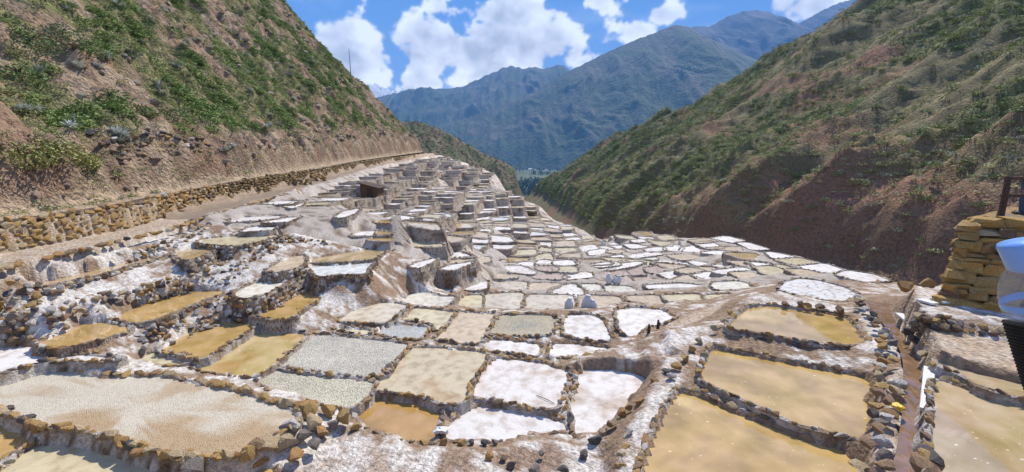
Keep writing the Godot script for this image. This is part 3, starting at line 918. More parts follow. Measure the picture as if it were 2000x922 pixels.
func far_ground():
	var nx := 150
	var nf := 342
	var x0 := -24.0
	var cell := 0.36
	var h := PackedFloat32Array(); var fix := PackedByteArray(); var inp := PackedByteArray()
	h.resize(nx * nf); fix.resize(nx * nf); inp.resize(nx * nf)
	var cache := {}
	for j in nf:
		var f := 17.2 + cell * j
		for i in nx:
			var x := x0 + cell * i
			var k := j * nx + i
			if i % 5 == 0 and j % 5 == 0: cache[Vector2i(i / 5, j / 5)] = G(x, f) - 0.1
			h[k] = cache[Vector2i(i / 5, j / 5)]
			var wx := wall_x(f)
			if x < wx: h[k] = path_y(f) + 0.5; fix[k] = 1
			elif x < wx + 2.0: h[k] = path_y(f); fix[k] = 1
			elif i % 3 == 0 and j % 3 == 0 and edge_distance(Vector2(x, f)) > -0.5: h[k] = G(x, f) - 0.2; fix[k] = 1
	for p in pans:
		var lo: Vector2 = p.poly[0]; var hi: Vector2 = p.poly[0]
		for q in p.poly: lo = lo.min(q); hi = hi.max(q)
		if hi.y < 17.2: continue
		for j in range(maxi(0, int((lo.y - 17.2) / cell)), mini(nf, int((hi.y - 17.2) / cell) + 2)):
			for i in range(maxi(0, int((lo.x - x0) / cell)), mini(nx, int((hi.x - x0) / cell) + 2)):
				if Geometry2D.is_point_in_polygon(Vector2(x0 + cell * i, 17.2 + cell * j), p.poly):
					h[j * nx + i] = p.level; fix[j * nx + i] = 1; inp[j * nx + i] = 1
	settle(h, fix, nx, nf)
	far_h = h
	var j0 := 16
	var v := PackedVector3Array(); var c := PackedColorArray()
	v.resize(nx * (nf - j0)); c.resize(nx * (nf - j0))
	for j in range(j0, nf):
		var f := 17.2 + cell * j
		for i in nx:
			var x := x0 + cell * i
			var k := j * nx + i
			var y := h[k] - (0.25 if inp[k] == 1 else 0.0)
			var e := edge_distance(Vector2(x, f)) if i % 1 == 0 and x > -26.0 + 0.0 * f else -5.0
			var slope := 0.0
			if i > 0 and i < nx - 1: slope = absf(h[k + 1] - h[k - 1]) / (2.0 * cell)
			if e > -0.3:
				var dd := e + 0.3
				y = maxf(y - 1.35 * minf(dd, 8.0) - 0.9 * maxf(dd - 8.0, 0.0), -36.0)
			if f > 132: y -= (f - 132) * 0.8
			var n := nz.get_noise_2d(x * 0.6, f * 0.6)
			var n3 := nz.get_noise_3d(x * 1.7, y * 0.6, f * 1.7)
			if j < j0 + 2: y -= 0.2
			v[k - j0 * nx] = V(x, y + 0.10 * n + (0.22 * n3 + 0.30 * nr.get_noise_2d(x * 0.35 + f * 0.2, f * 0.5) + 0.16 * nr.get_noise_2d(x * 0.2 + 0.1 * f, f * 1.3)) * minf(slope + 0.10, 1.0), f)
			var run := nz.get_noise_2d(x * 0.3 + 0.15 * f, f * 2.4 + 0.4 * x)
			var t := smoothstep(-0.15, 0.25, 0.4 * n + 0.8 * n3 + 1.1 * run * smoothstep(0.1, 0.5, slope) + 0.20 + 0.3 * nr.get_noise_2d(x * 0.35 + f * 0.2, f * 0.5))
			var col := Color(0.33, 0.235, 0.16).lerp(Color(0.76, 0.72, 0.655), t)
			if x < wall_x(f) + 1.8: col = Color(0.50, 0.40, 0.30) * (1.0 + 0.2 * n)
			if e > 1.2: col = Color(0.32, 0.25, 0.18).lerp(Color(0.24, 0.16, 0.11), smoothstep(-0.3, 0.3, n))
			c[k - j0 * nx] = col * 1.12
	setting("slope", grid_mesh(v, c, nx, nf - j0), M.salt_slope, "salt-stained earth slope under the far terraces")

# ---------------------------------------------------------------- one pan
func pan_look(kind: String) -> Array:      # [surface material, tint]
	match kind:
		"brine": return ["brine", Color(0.42, 0.28, 0.105)]
		"ochre": return ["brine", Color(0.37, 0.225, 0.07)]
		"yellow": return ["brine", Color(0.46, 0.36, 0.17)]
		"pale": return ["shallow", Color(0.52, 0.46, 0.30)]
		"bigbrine": return ["brine", Color(0.44, 0.305, 0.112)]
		"tan": return ["brine", Color(0.42, 0.31, 0.165)]
		"tan2": return ["brine", Color(0.42, 0.33, 0.19)]
		"beige": return ["shallow", Color(0.50, 0.41, 0.285)]
		"beige2": return ["shallow", Color(0.52, 0.465, 0.36)]
		"beige3": return ["shallow", Color(0.49, 0.42, 0.285)]
		"spot": return ["rippled", Color(0.50, 0.44, 0.32)]
		"grey": return ["rippled", Color(0.572, 0.541, 0.466)]
		"grey2": return ["rippled", Color(0.594, 0.562, 0.435)]
		"grey3": return ["shallow", Color(0.604, 0.583, 0.488)]
		"mixed": return ["shingly", Color(0.58, 0.53, 0.43)]
		"blue": return ["shallow", Color(0.615, 0.636, 0.604)]
		"mauve": return ["shallow", Color(0.424, 0.329, 0.265)]
		"crack": return ["cracked", Color(0.515, 0.515, 0.508)]
		"stain": return ["crust", Color(0.56, 0.54, 0.52)]
		"ripwhite": return ["rippled", Color(0.515, 0.521, 0.508)]
	return ["crust", Color(0.58, 0.57, 0.55)]

func ring_join(idx: PackedInt32Array, a: int, b: int, n: int):
	for k in n:
		var q := (k + 1) % n
		idx.append_array([a + k, a + q, b + k, a + q, b + q, b + k])

var mass_top := Build.new()
var mass_bank := Build.new()

func add_mass(b: Build, v: PackedVector3Array, c: PackedColorArray, idx: PackedInt32Array, at0: Vector3):
	var base := b.v.size()
	for q in v: b.v.append(q + at0)
	b.c.append_array(c)
	for k in idx: b.i.append(k + base)

func far_mass():
	var m := mass_top.mesh()
	m.surface_set_material(0, M.crust)
	var a := mass_bank.mesh().surface_get_arrays(0)
	m.add_surface_from_arrays(Mesh.PRIMITIVE_TRIANGLES, a)
	m.surface_set_material(1, M.drip)
	var o := MeshInstance3D.new()
	o.name = "salt_pans"
	o.mesh = m
	add_child(o)
	tag(o, "mass of tiny white and cream salt pans on the farthest terraces", "salt pans", "", "stuff")

func build_pan(p: Dictionary):
	var o: Dictionary = p.o
	var poly: PackedVector2Array = p.poly
	var L: float = p.level
	if Geometry2D.is_polygon_clockwise(poly): poly.reverse()      # now runs counter-clockwise in (x, f)
	var c := Vector2.ZERO
	for q in poly: c += q / poly.size()
	var dist := c.length()
	var step := clampf(dist * 0.0085, 0.1, 0.32 if not o.get("stuff", false) else 0.5)
	# outline rounded once and divided evenly
	var soft := PackedVector2Array()
	for k in poly.size():
		var a := poly[k]; var b := poly[(k + 1) % poly.size()]
		var cut := 0.10 if not (o.has("mid") or o.has("far")) else 0.06 if o.has("mid") else 0.17
		soft.append(a.lerp(b, cut)); soft.append(a.lerp(b, 1.0 - cut))
	var ring := PackedVector2Array()
	for k in soft.size():
		var a := soft[k]; var b := soft[(k + 1) % soft.size()]
		var m := maxi(1, int(a.distance_to(b) / step))
		for s in m: ring.append(a.lerp(b, float(s) / m))
	var n := ring.size()
	var nor := PackedVector2Array()
	var run := PackedFloat32Array()
	var acc := 0.0
	for k in n:
		var d := (ring[(k + 1) % n] - ring[(k + n - 1) % n]).normalized()
		nor.append(Vector2(d.y, -d.x))
		run.append(acc)
		acc += ring[k].distance_to(ring[(k + 1) % n])
	for k in n: ring[k] += nor[k] * (0.26 if o.has("mid") else 0.05)
	if o.has("far"):
		for k in n: ring[k] += nor[k] * (0.06 + 0.16 * nz.get_noise_2d(ring[k].x * 1.1, ring[k].y * 1.1))
	var massed: bool = o.get("stuff", false)
	var root: Node3D = null if massed else thing("salt_pan", p.label, "salt pan", V(c.x, L, c.y), o.get("group", ""))
	# --- surface: rings that close in on the middle
	var lookup := pan_look(p.kind)
	var tint: Color = lookup[1] * rng.randf_range(0.95, 1.04)
	var under := Color(1.0 / 0.62, 1.0 / 0.45, 1.0 / 0.24) if lookup[0] == "brine" else Color.WHITE      # that picture carries the brine's own ochre
	var v := PackedVector3Array(); var col := PackedColorArray(); var idx := PackedInt32Array()
	var ks := [1.0, 0.92, 0.8, 0.62, 0.42, 0.2] if not o.has("far") else [1.0, 0.85, 0.5]
	for r in ks.size():
		for k in n:
			var q: Vector2 = c + (ring[k] - c) * ks[r]
			if r == 0: q = ring[k] + nor[k] * 0.06
			v.append(V(q.x - c.x, 0.0, q.y - c.y))
			col.append(stain(p.kind, q, ks[r], tint, c) * under)
		if r > 0: ring_join(idx, (r - 1) * n, r * n, n)
	v.append(Vector3.ZERO); col.append(stain(p.kind, c, 0.0, tint, c) * under)
	for k in n:
		idx.append_array([(ks.size() - 1) * n + k, (ks.size() - 1) * n + (k + 1) % n, v.size() - 1])
	if massed: add_mass(mass_top, v, col, idx, V(c.x, L, c.y))
	else: put(root, "salt_crust" if lookup[0] in ["crust", "cracked"] else "brine", amesh(v, idx, col), M[lookup[0]])
	# --- rim and bank
	var hr: float = o.get("hr", 0.06)
	var w := 0.11 if not o.has("far") else 0.2
	var dep: float = o.get("dep", 0.45)
	var salty: float = o.get("salty", 0.15)
	var prof := [[-0.02, -0.05], [0.02, hr * 0.5], [w * 0.45, hr], [w, hr * 0.75]]
	var down := clampi(int(dep / 0.17), 2, 8)
	for s in down:
		var t := (s + 1.0) / down
		prof.append([w + 0.04 + (0.22 if not o.has("far") else 0.30) * t * t * dep, -dep * t])
	v = PackedVector3Array(); col = PackedColorArray(); idx = PackedInt32Array()
	for r in prof.size():
		for k in n:
			var x := ring[k].x; var f := ring[k].y
			var off: float = prof[r][0]; var y: float = prof[r][1]
			var wob := nz.get_noise_3d(x * 2.2, y * 2.0, f * 2.2)
			if r >= 1 and r <= 3:
				y += 0.06 * wob * (0.6 if o.has("mid") else 1.8 if o.has("far") else 1.0); off += 0.03 * wob
			var streak := 0.0
			if r > 2:
				streak = nr.get_noise_2d(run[k] * 1.3 + L * 9.0, y * 0.35)
				off += (0.10 if not o.has("far") else 0.16) * streak * minf(dep, 1.0) + 0.07 * wob
			v.append(V(x + nor[k].x * off - c.x, y, f + nor[k].y * off - c.y))
			var t := smoothstep(-0.22, 0.20, nz.get_noise_3d(x * 1.2 + 7.0, y * 0.7 + L, f * 1.2) + salty * 0.6 - 0.05)
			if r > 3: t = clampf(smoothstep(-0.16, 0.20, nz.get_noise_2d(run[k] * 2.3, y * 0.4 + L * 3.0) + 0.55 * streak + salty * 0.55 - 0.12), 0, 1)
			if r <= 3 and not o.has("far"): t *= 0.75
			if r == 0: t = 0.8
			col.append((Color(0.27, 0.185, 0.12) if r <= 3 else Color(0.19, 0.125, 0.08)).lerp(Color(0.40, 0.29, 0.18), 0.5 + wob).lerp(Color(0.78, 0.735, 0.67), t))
		if r > 0: ring_join(idx, (r - 1) * n, r * n, n)
	if massed:
		add_mass(mass_bank, v, col, idx, V(c.x, L, c.y))
		return
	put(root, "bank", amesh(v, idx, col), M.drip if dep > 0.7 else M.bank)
	# --- stones of the rim
	if dist < 19.0 and not o.has("mid") and not o.has("far"):
		var s := 0.0
		var pal: int = o.get("pal", 0)
		while s < acc:
			var k := run.bsearch(s) % n
			var q := ring[k] + nor[k] * rng.randf_range(0.05, 0.12)
			var big := rng.randf_range(0.10, 0.23) * (1.4 if pal == 1 else 1.0)
			var pos := V(q.x, L + hr * 0.8 + rng.randf_range(-0.03, 0.04), q.y)
			if in_view(pos, 60) and rng.randf() < 0.95 and free_spot(pos, 0.105):
				stone(root, pos, Vector3(big * rng.randf_range(0.9, 1.7), big * rng.randf_range(0.5, 0.95), big * rng.randf_range(0.6, 0.95)), atan2(-nor[k].x, nor[k].y) + rng.randf_range(-0.45, 0.45), pal)
			s += rng.randf_range(0.12, 0.2)
	elif not o.has("far") or dist < 36.0:
		var b := Build.new()
		var s := 0.0
		while s < acc:
			var k := run.bsearch(s) % n
			var q := ring[k] + nor[k] * 0.09
			var big := rng.randf_range(0.13, 0.24)
			var tone := rng.randf_range(0.6, 1.2)
			var cc := (Color(0.30, 0.20, 0.11) if rng.randf() < 0.75 else Color(0.5, 0.46, 0.4)) * tone
			rubble(b, V(q.x - c.x, hr * 0.8, q.y - c.y), Vector3(big, big * 0.6, big * 0.8), cc)
			s += rng.randf_range(0.2, 0.45)
		if b.v.size():
			put(root, "rim_stones", b.mesh(), M.rock).set_meta("kind", "stuff")
	# --- stones set in the face below the rim
	if o.has("face"):
		var y := -0.05
		while y > -dep:
			var s := rng.randf_range(0.0, 0.2)
			while s < acc:
				var k := run.bsearch(s) % n
				var off := w + 0.03 + 0.2 * (-y)
				var q := ring[k] + nor[k] * off
				var pos := V(q.x, L + y, q.y)
				if (nor[k].x > 0.15 or nor[k].y < -0.3) and pos.y > ground_y(q.x + nor[k].x * 0.35, q.y + nor[k].y * 0.35) - 0.05 and in_view(pos, 20) and free_spot(pos, 0.15):
					var big := rng.randf_range(0.17, 0.30)
					var pal: int = 3 if o.face == 3 else (2 if rng.randf() < 0.72 else 0)
					stone(root, pos, Vector3(big, big * 0.72, big * 0.7), atan2(-nor[k].x, nor[k].y) + rng.randf_range(-0.3, 0.3), pal)
				s += rng.randf_range(0.19, 0.29)
			y -= 0.17

func in_view(p: Vector3, margin: float) -> bool:
	var zc := -p.z * cp - p.y * sp
	if zc < 0.3: return false
	var yc := p.y * cp - p.z * sp
	var px := 1000.0 + FOCAL * p.x / zc
	var py := 461.0 - FOCAL * yc / zc
	return px > -margin and px < 2000 + margin and py > -margin and py < 922 + margin

func rubble(b: Build, p: Vector3, s: Vector3, col: Color):
	var m: Array = stones[rng.randi() % stones.size()].surface_get_arrays(0)
	# a stone of 20 triangles for the rows too far away to tell the stones' facets
	var base := b.v.size()
	var turn := Basis(Vector3.UP, rng.randf() * TAU)
	var vs: PackedVector3Array = m[Mesh.ARRAY_VERTEX]
	for k in 12:
		b.v.append(p + turn * (vs[k] * s)); b.c.append(col)
	for q in ICO: b.i.append(base + q)
const ICO := [0, 11, 5, 0, 5, 1, 0, 1, 7, 0, 7, 10, 0, 10, 11, 1, 5, 9, 5, 11, 4, 11, 10, 2, 10, 7, 6, 7, 1, 8, 3, 9, 4, 3, 4, 2, 3, 2, 6, 3, 6, 8, 3, 8, 9, 4, 9, 5, 2, 4, 11, 6, 2, 10, 8, 6, 7, 9, 8, 1]

func stain(kind: String, q: Vector2, k: float, tint: Color, c: Vector2) -> Color:
	var n := nz.get_noise_2d(q.x * 0.55, q.y * 0.55)
	var n2 := nz.get_noise_2d(q.x * 1.6 + 30.0, q.y * 1.6)
	match kind:
		"mixed":
			var t := smoothstep(-0.25, 0.25, (9.6 - q.y) * 0.9 + n * 1.2 - 0.25 + 0.08 * (q.x + 5.0))
			return tint.lerp(Color(0.44, 0.32, 0.19), maxf(t, 0.75 * smoothstep(0.0, 0.3, n)))
		"stain":
			return tint.lerp(Color(0.41, 0.34, 0.27), smoothstep(0.0, 0.5, n + 0.5 * n2) * 0.8)
		"spot":
			return tint.lerp(Color(0.38, 0.36, 0.32), 0.8 * (1.0 - smoothstep(0.1, 0.55, k + n2 * 0.3)))
		"beige3":
			return tint.lerp(Color(0.40, 0.28, 0.15), smoothstep(0.0, 0.45, n + n2 * 0.4 + (10.6 - q.y) * 0.10) * 0.75)
		"yellow":
			return tint.lerp(Color(0.36, 0.22, 0.07), smoothstep(-0.1, 0.35, n + 0.5 * n2) * 0.8)
		"white", "crack", "ripwhite":
			return tint.lerp(Color(0.43, 0.375, 0.32), smoothstep(0.05, 0.5, n + 0.6 * n2) * 0.6)
		"tan2", "bigbrine":
			return tint.lerp(Color(0.30, 0.20, 0.09), smoothstep(-0.1, 0.4, n + 0.4 * n2) * 0.55)
	return tint * (1.0 + 0.16 * n + 0.10 * n2)

# ---------------------------------------------------------------- hills
func hill_left(x: float, f: float) -> float:
	var ff := minf(f, 116.0)
	var d := wall_x(f) - x
	var k := lerpf(0.80, 1.02, smoothstep(11.0, 113.0, ff))
	var y := path_y(f) + 1.0
	# a sandy strip, then a cut bank, then the slope
	var strip := interp(f, [[0, 2.4], [20, 2.2], [40, 1.4], [60, 0.6], [110, 0.3]])
	var bank := 1.6 + 0.7 * ns.get_noise_2d(f * 0.12, 2.0)
	y += 0.06 * minf(maxf(d, 0), strip) + bank * smoothstep(strip, strip + 1.0, d)
	y += 0.9 * smoothstep(strip, strip + 0.6, d) * (1.0 - smoothstep(strip + 1.6, strip + 4.0, d)) * (nr.get_noise_2d(f * 0.28, d * 0.1) + 0.6 * nr.get_noise_2d(f * 0.9, d * 0.3))
	y += k * maxf(d - strip - 0.8, 0.0)
	var far := smoothstep(1.0, 9.0, d)
	y += 0.45 * smoothstep(strip, strip + 1.5, d) * nr.get_noise_2d(x * 0.30, f * 0.42) + 0.30 * smoothstep(strip, strip + 0.5, d) * nr.get_noise_2d(x * 0.9, f * 0.8)
	y += far * (2.2 * nz.get_noise_2d(x * 0.045, f * 0.05) + 0.9 * nr.get_noise_2d(x * 0.12 + f * 0.05, f * 0.13) + 0.8 * nr.get_noise_2d(x * 0.28, f * 0.33) + 0.28 * nz.get_noise_2d(x * 0.7, f * 0.7))
	if f > 116.0: y -= (f - 116.0) * 1.5
	return y

func hill_right_foot(f: float) -> Vector2:      # x and y of its foot
	return Vector2(interp(f, [[-20, 37], [20, 35.5], [45, 34.5], [70, 27], [100, 20], [200, 22], [300, 22], [420, 18]]), interp(f, [[-20, -10], [20, -12], [40, -12.5], [70, -15], [100, -18], [200, -24], [300, -27], [420, -36]]))

func hill_right_face(x: float, f: float) -> float:
	var ft := hill_right_foot(f)
	var e := x - ft.x
	var cliff := 5.2 + 3.2 * ns.get_noise_2d(f * 0.06, 8.0)
	return ft.y + cliff * smoothstep(-1.0, 4.0, e) + 0.73 * maxf(e - 1.0, 0.0) + minf(e, 0.0) * 0.9

func hill_right(x: float, f: float) -> float:
	var y := hill_right_face(x, f)
	var e := x - hill_right_foot(f).x
	var zc := interp(x, [[20, 420], [37, 358], [69, 268], [78, 185], [98, 140], [130, 118], [200, 100]])
	var far := smoothstep(0.0, 12.0, e)
	y += far * (4.0 * nz.get_noise_2d(x * 0.018, f * 0.022) + 1.9 * nr.get_noise_2d(x * 0.022 - 7.0, f * 0.045) ) + smoothstep(-2.0, 3.0, e) * (1.0 * nr.get_noise_2d(x * 0.10, f * 0.16) + 0.55 * nr.get_noise_2d(x * 0.3, f * 0.34) + 0.35 * nz.get_noise_2d(x * 0.5, f * 0.5))
	y += smoothstep(-2.0, 4.0, e) * (1.0 - smoothstep(12.0, 30.0, e)) * (2.0 * nr.get_noise_2d(f * 0.085 + 0.03 * x, x * 0.02) + 0.7 * nr.get_noise_2d(f * 0.3, x * 0.08))
	if f > zc - 30.0:
		var back := hill_right_face(x, zc) - 0.9 * (f - zc) + 2.0
		y = smin(y, back, 6.0)
	return y

func hills():
	var nx := 230
	var nf := 420
	var v := PackedVector3Array(); var c := PackedColorArray()
	v.resize(nx * nf); c.resize(nx * nf)
	for j in nf:
		var f := -6.0 + 140.0 * pow(float(j) / (nf - 1), 1.15)
		for i in nx:
			var d := 68.0 * pow(float(i) / (nx - 1), 1.25)
			var x := wall_x(f) - d - 0.25
			var y := hill_left(x, f)
			v[j * nx + i] = V(x, y, f)
			var n := nz.get_noise_2d(x * 0.09, f * 0.11)
			var n2 := nz.get_noise_2d(x * 0.5 + 20.0, f * 0.5)
			var n3 := nr.get_noise_2d(x * 0.12 + f * 0.05, f * 0.13)
			var col := Color(0.285, 0.205, 0.135).lerp(Color(0.45, 0.34, 0.235), smoothstep(-0.25, 0.3, n2 + 0.5 * n))
			col = col.lerp(Color(0.325, 0.186, 0.114), smoothstep(0.25, 0.6, n3) * 0.6)
			var strip := interp(f, [[0, 2.4], [20, 2.2], [40, 1.4], [60, 0.6], [110, 0.3]])
			if d < strip: col = Color(0.515, 0.394, 0.268) * (1.0 + 0.2 * n2)
			else:
				var g := green_left(x, f, d)
				col = col.lerp(Color(0.20, 0.235, 0.075).lerp(Color(0.269, 0.244, 0.114), smoothstep(-0.2, 0.25, n2)), g * 0.88)
			c[j * nx + i] = col
	setting("hillside", grid_mesh(v, c, nx, nf), M.hill, "steep brown hillside with patchy scrub rising above the path")
	nx = 260; nf = 360
	v.resize(nx * nf); c.resize(nx * nf)
	for j in nf:
		var f := -25.0 + 450.0 * pow(float(j) / (nf - 1), 1.3)
		for i in nx:
			var e := -7.0 + 165.0 * pow(float(i) / (nx - 1), 1.35)
			var x := hill_right_foot(f).x + e
			var y := hill_right(x, f)
			v[j * nx + i] = V(x, y, f)
			var n2 := nz.get_noise_2d(x * 0.3 + 20.0, f * 0.3)
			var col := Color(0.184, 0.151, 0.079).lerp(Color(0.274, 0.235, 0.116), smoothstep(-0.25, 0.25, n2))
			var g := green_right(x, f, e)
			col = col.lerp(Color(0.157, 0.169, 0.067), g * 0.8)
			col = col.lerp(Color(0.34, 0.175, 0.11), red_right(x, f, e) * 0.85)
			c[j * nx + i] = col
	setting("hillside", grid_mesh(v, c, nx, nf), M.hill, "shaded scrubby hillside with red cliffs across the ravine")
	# the spur that closes the ravine on the left, farther down
	nx = 150; nf = 120
	v.resize(nx * nf); c.resize(nx * nf)
	for j in nf:
		var f := 190.0 + 330.0 * j / (nf - 1)
		for i in nx:
			var x := -170.0 + 190.0 * i / (nx - 1)
			var top := interp(x, [[-170, 62], [-111, 34], [-62, 21], [-35, 6], [-12, -5], [2, -10], [6, -24], [12, -40]]) 
			var fc := 400.0 + 0.25 * x
			var y := top - 0.42 * maxf(fc - f, 0.0) - 0.8 * maxf(f - fc, 0.0)
			y = maxf(y, -70)
			y += 5.0 * nr.get_noise_2d(x * 0.012, f * 0.016) + 1.5 * nz.get_noise_2d(x * 0.08, f * 0.08)
			v[j * nx + i] = V(x, y, f)
			var n := nz.get_noise_2d(x * 0.05, f * 0.05)
			c[j * nx + i] = Color(0.176, 0.142, 0.088).lerp(Color(0.115, 0.128, 0.061), smoothstep(-0.15, 0.2, n))
	setting("hillside", grid_mesh(v, c, nx, nf), M.hill, "olive green spur closing the ravine behind the terraces")
	# ravine floor down to the valley
	v.resize(40 * 60); c.resize(40 * 60)
	for j in 60:
		var f := 15.0 + 1300.0 * pow(j / 59.0, 1.6)
		for i in 40:
			var x := -60.0 + 200.0 * i / 39.0 * (1.0 + f * 0.002)
			v[j * 40 + i] = V(x, interp(f, [[15, -24], [100, -32], [300, -48], [600, -80], [1315, -128]]) + 1.0 * nz.get_noise_2d(x * 0.1, f * 0.1), f)
			c[j * 40 + i] = Color(0.189, 0.162, 0.101)
	setting("ravine", grid_mesh(v, c, 40, 60), M.hill, "dim ravine floor between the hillsides")

func green_left(x: float, f: float, d: float) -> float:
	var n := nz.get_noise_2d(x * 0.07 + f * 0.04, f * 0.07)
	var n2 := nz.get_noise_2d(x * 0.28 + 60.0, f * 0.28)
	return smoothstep(-0.16, 0.16, n + 0.6 * n2 + 0.06 + 0.10 * smoothstep(8.0, 20.0, d)) * smoothstep(2.6, 6.0, d)

func green_right(x: float, f: float, e: float) -> float:
	var n := nz.get_noise_2d(x * 0.035 + 11.0, f * 0.035)
	var n2 := nz.get_noise_2d(x * 0.2 + 60.0, f * 0.2)
	return smoothstep(-0.2, 0.25, n + 0.5 * n2 + 0.16 - 0.002 * e) * lerpf(smoothstep(2.0, 6.0, e), 1.0, smoothstep(60.0, 120.0, f))

func red_right(x: float, f: float, e: float) -> float:
	var n := nr.get_noise_2d(x * 0.022 - 7.0, f * 0.045)
	var n2 := nz.get_noise_2d(x * 0.07, f * 0.05)
	var foot := (1.0 - smoothstep(6.0, 14.0, e + 9.0 * n2)) * lerpf(1.0, 0.15, smoothstep(50.0, 110.0, f))
	var scar := smoothstep(0.02, 0.22, nz.get_noise_2d(x * 0.03 + f * 0.012 + 30.0, f * 0.018 - x * 0.008) + 0.5 * n2 - 0.05 - 0.004 * e)
	return clampf(foot + 0.9 * scar, 0, 1) * (0.75 + 0.5 * n2)

# ---------------------------------------------------------------- mountains and the valley
func ridge(called_label: String, z0: float, line: Array, s: float, foot: float, rough: float, green: Color, brown: Color, snow := 1e9, nx := 240, nd := 110):
	# a mountain whose crest passes where LINE points from the eye, at distance z0; its face falls toward the eye with slope s
	var xs := []
	for i in range(0, line.size(), 2):
		var r := ray(line[i], line[i + 1])
		var t := z0 / r.z
		xs.append([r.x * t, r.y * t])
	var x0: float = xs[0][0]
	var x1: float = xs[-1][0]
	var v := PackedVector3Array(); var c := PackedColorArray()
	v.resize(nx * nd); c.resize(nx * nd)
	var big := z0 / 6000.0
	for j in nd:
		var u := float(j) / (nd - 1)
		for i in nx:
			var x := lerpf(x0, x1, float(i) / (nx - 1))
			var top := interp(x, xs)
			var run := (top - foot) / s
			# j from behind the crest to the foot
			var w := lerpf(-0.12, 1.04, u)
			var f := z0 - run * w
			var y := top - absf(w) * (top - foot)
			var h := clampf((y - foot) / maxf(top - foot, 1.0), 0, 1)
			var warp := 260.0 * big * nz.get_noise_2d(x * 0.0009 / big, f * 0.0006 / big)
			var rg := nr.get_noise_2d((x + warp) * 0.0011 / big, (f + warp) * 0.00032 / big)
			var rg2 := nr.get_noise_2d((x + warp) * 0.0042 / big + 9.0, f * 0.0011 / big)
			var amp := rough * big * smoothstep(0.0, 0.25, absf(w)) * smoothstep(-0.02, 0.3, h)
			y += amp * (165.0 * rg + 30.0 * rg2 + 9.0 * nz.get_noise_2d(x * 0.02 / big, f * 0.02 / big)) + 22.0 * big * rough * nz.get_noise_2d(x * 0.010 / big, 4.0)
			v[j * nx + i] = V(x, y, f)
			var n := nz.get_noise_2d(x * 0.0016 / big, f * 0.0016 / big)
			var n2 := nz.get_noise_2d(x * 0.008 / big, f * 0.008 / big)
			var col := green.lerp(brown, smoothstep(-0.1, 0.35, n + 0.5 * n2 + 0.5 * (h - 0.6)))
			if y > snow and rg2 + n2 > -0.25: col = Color(0.8, 0.82, 0.85)
			c[j * nx + i] = col
	var o := setting("mountain", grid_mesh(v, c, nx, nd), M.mountain, called_label)
	return o

func mountains():
	var gr := Color(0.075, 0.105, 0.042)
	var br := Color(0.14, 0.135, 0.08)
	ridge("big green mountain face rising right of the valley", 5600, [800,262, 850,244, 905,232, 960,214, 1000,200, 1040,180, 1100,145, 1140,124, 1180,104, 1230,82, 1290,58, 1320,47, 1345,52, 1380,72, 1430,95, 1480,118, 1560,150, 1700,170], 0.60, -125, 0.62, gr, br, 1e9, 300, 150)
	ridge("jagged rocky peak standing behind the big green mountain", 8200, [1200,140, 1290,80, 1340,55, 1365,49, 1385,51, 1400,44, 1425,30, 1440,25, 1452,21, 1475,19, 1500,22, 1512,28, 1520,45, 1545,49, 1560,46, 1590,28, 1620,12, 1640,4, 1660,0, 1720,-30, 1800,-40], 0.62, 300, 0.8, Color(0.09, 0.09, 0.07), Color(0.16, 0.13, 0.10))
	ridge("long green ridge left of the big mountain", 8000, [640,215, 700,198, 735,190, 790,177, 830,172, 880,172, 905,168, 930,156, 960,143, 985,131, 1000,128, 1025,134, 1045,129, 1065,135, 1082,127, 1100,126, 1112,136, 1160,180, 1220,260], 0.55, -80, 1.0, gr, br)
	ridge("snow-capped peak far behind the left ridge", 9200, [640,205, 690,186, 708,176, 720,168, 733,162, 742,168, 755,173, 772,178, 800,188, 860,200], 0.5, 300, 0.8, Color(0.10, 0.10, 0.11), Color(0.12, 0.12, 0.12), 1080, 200, 80)

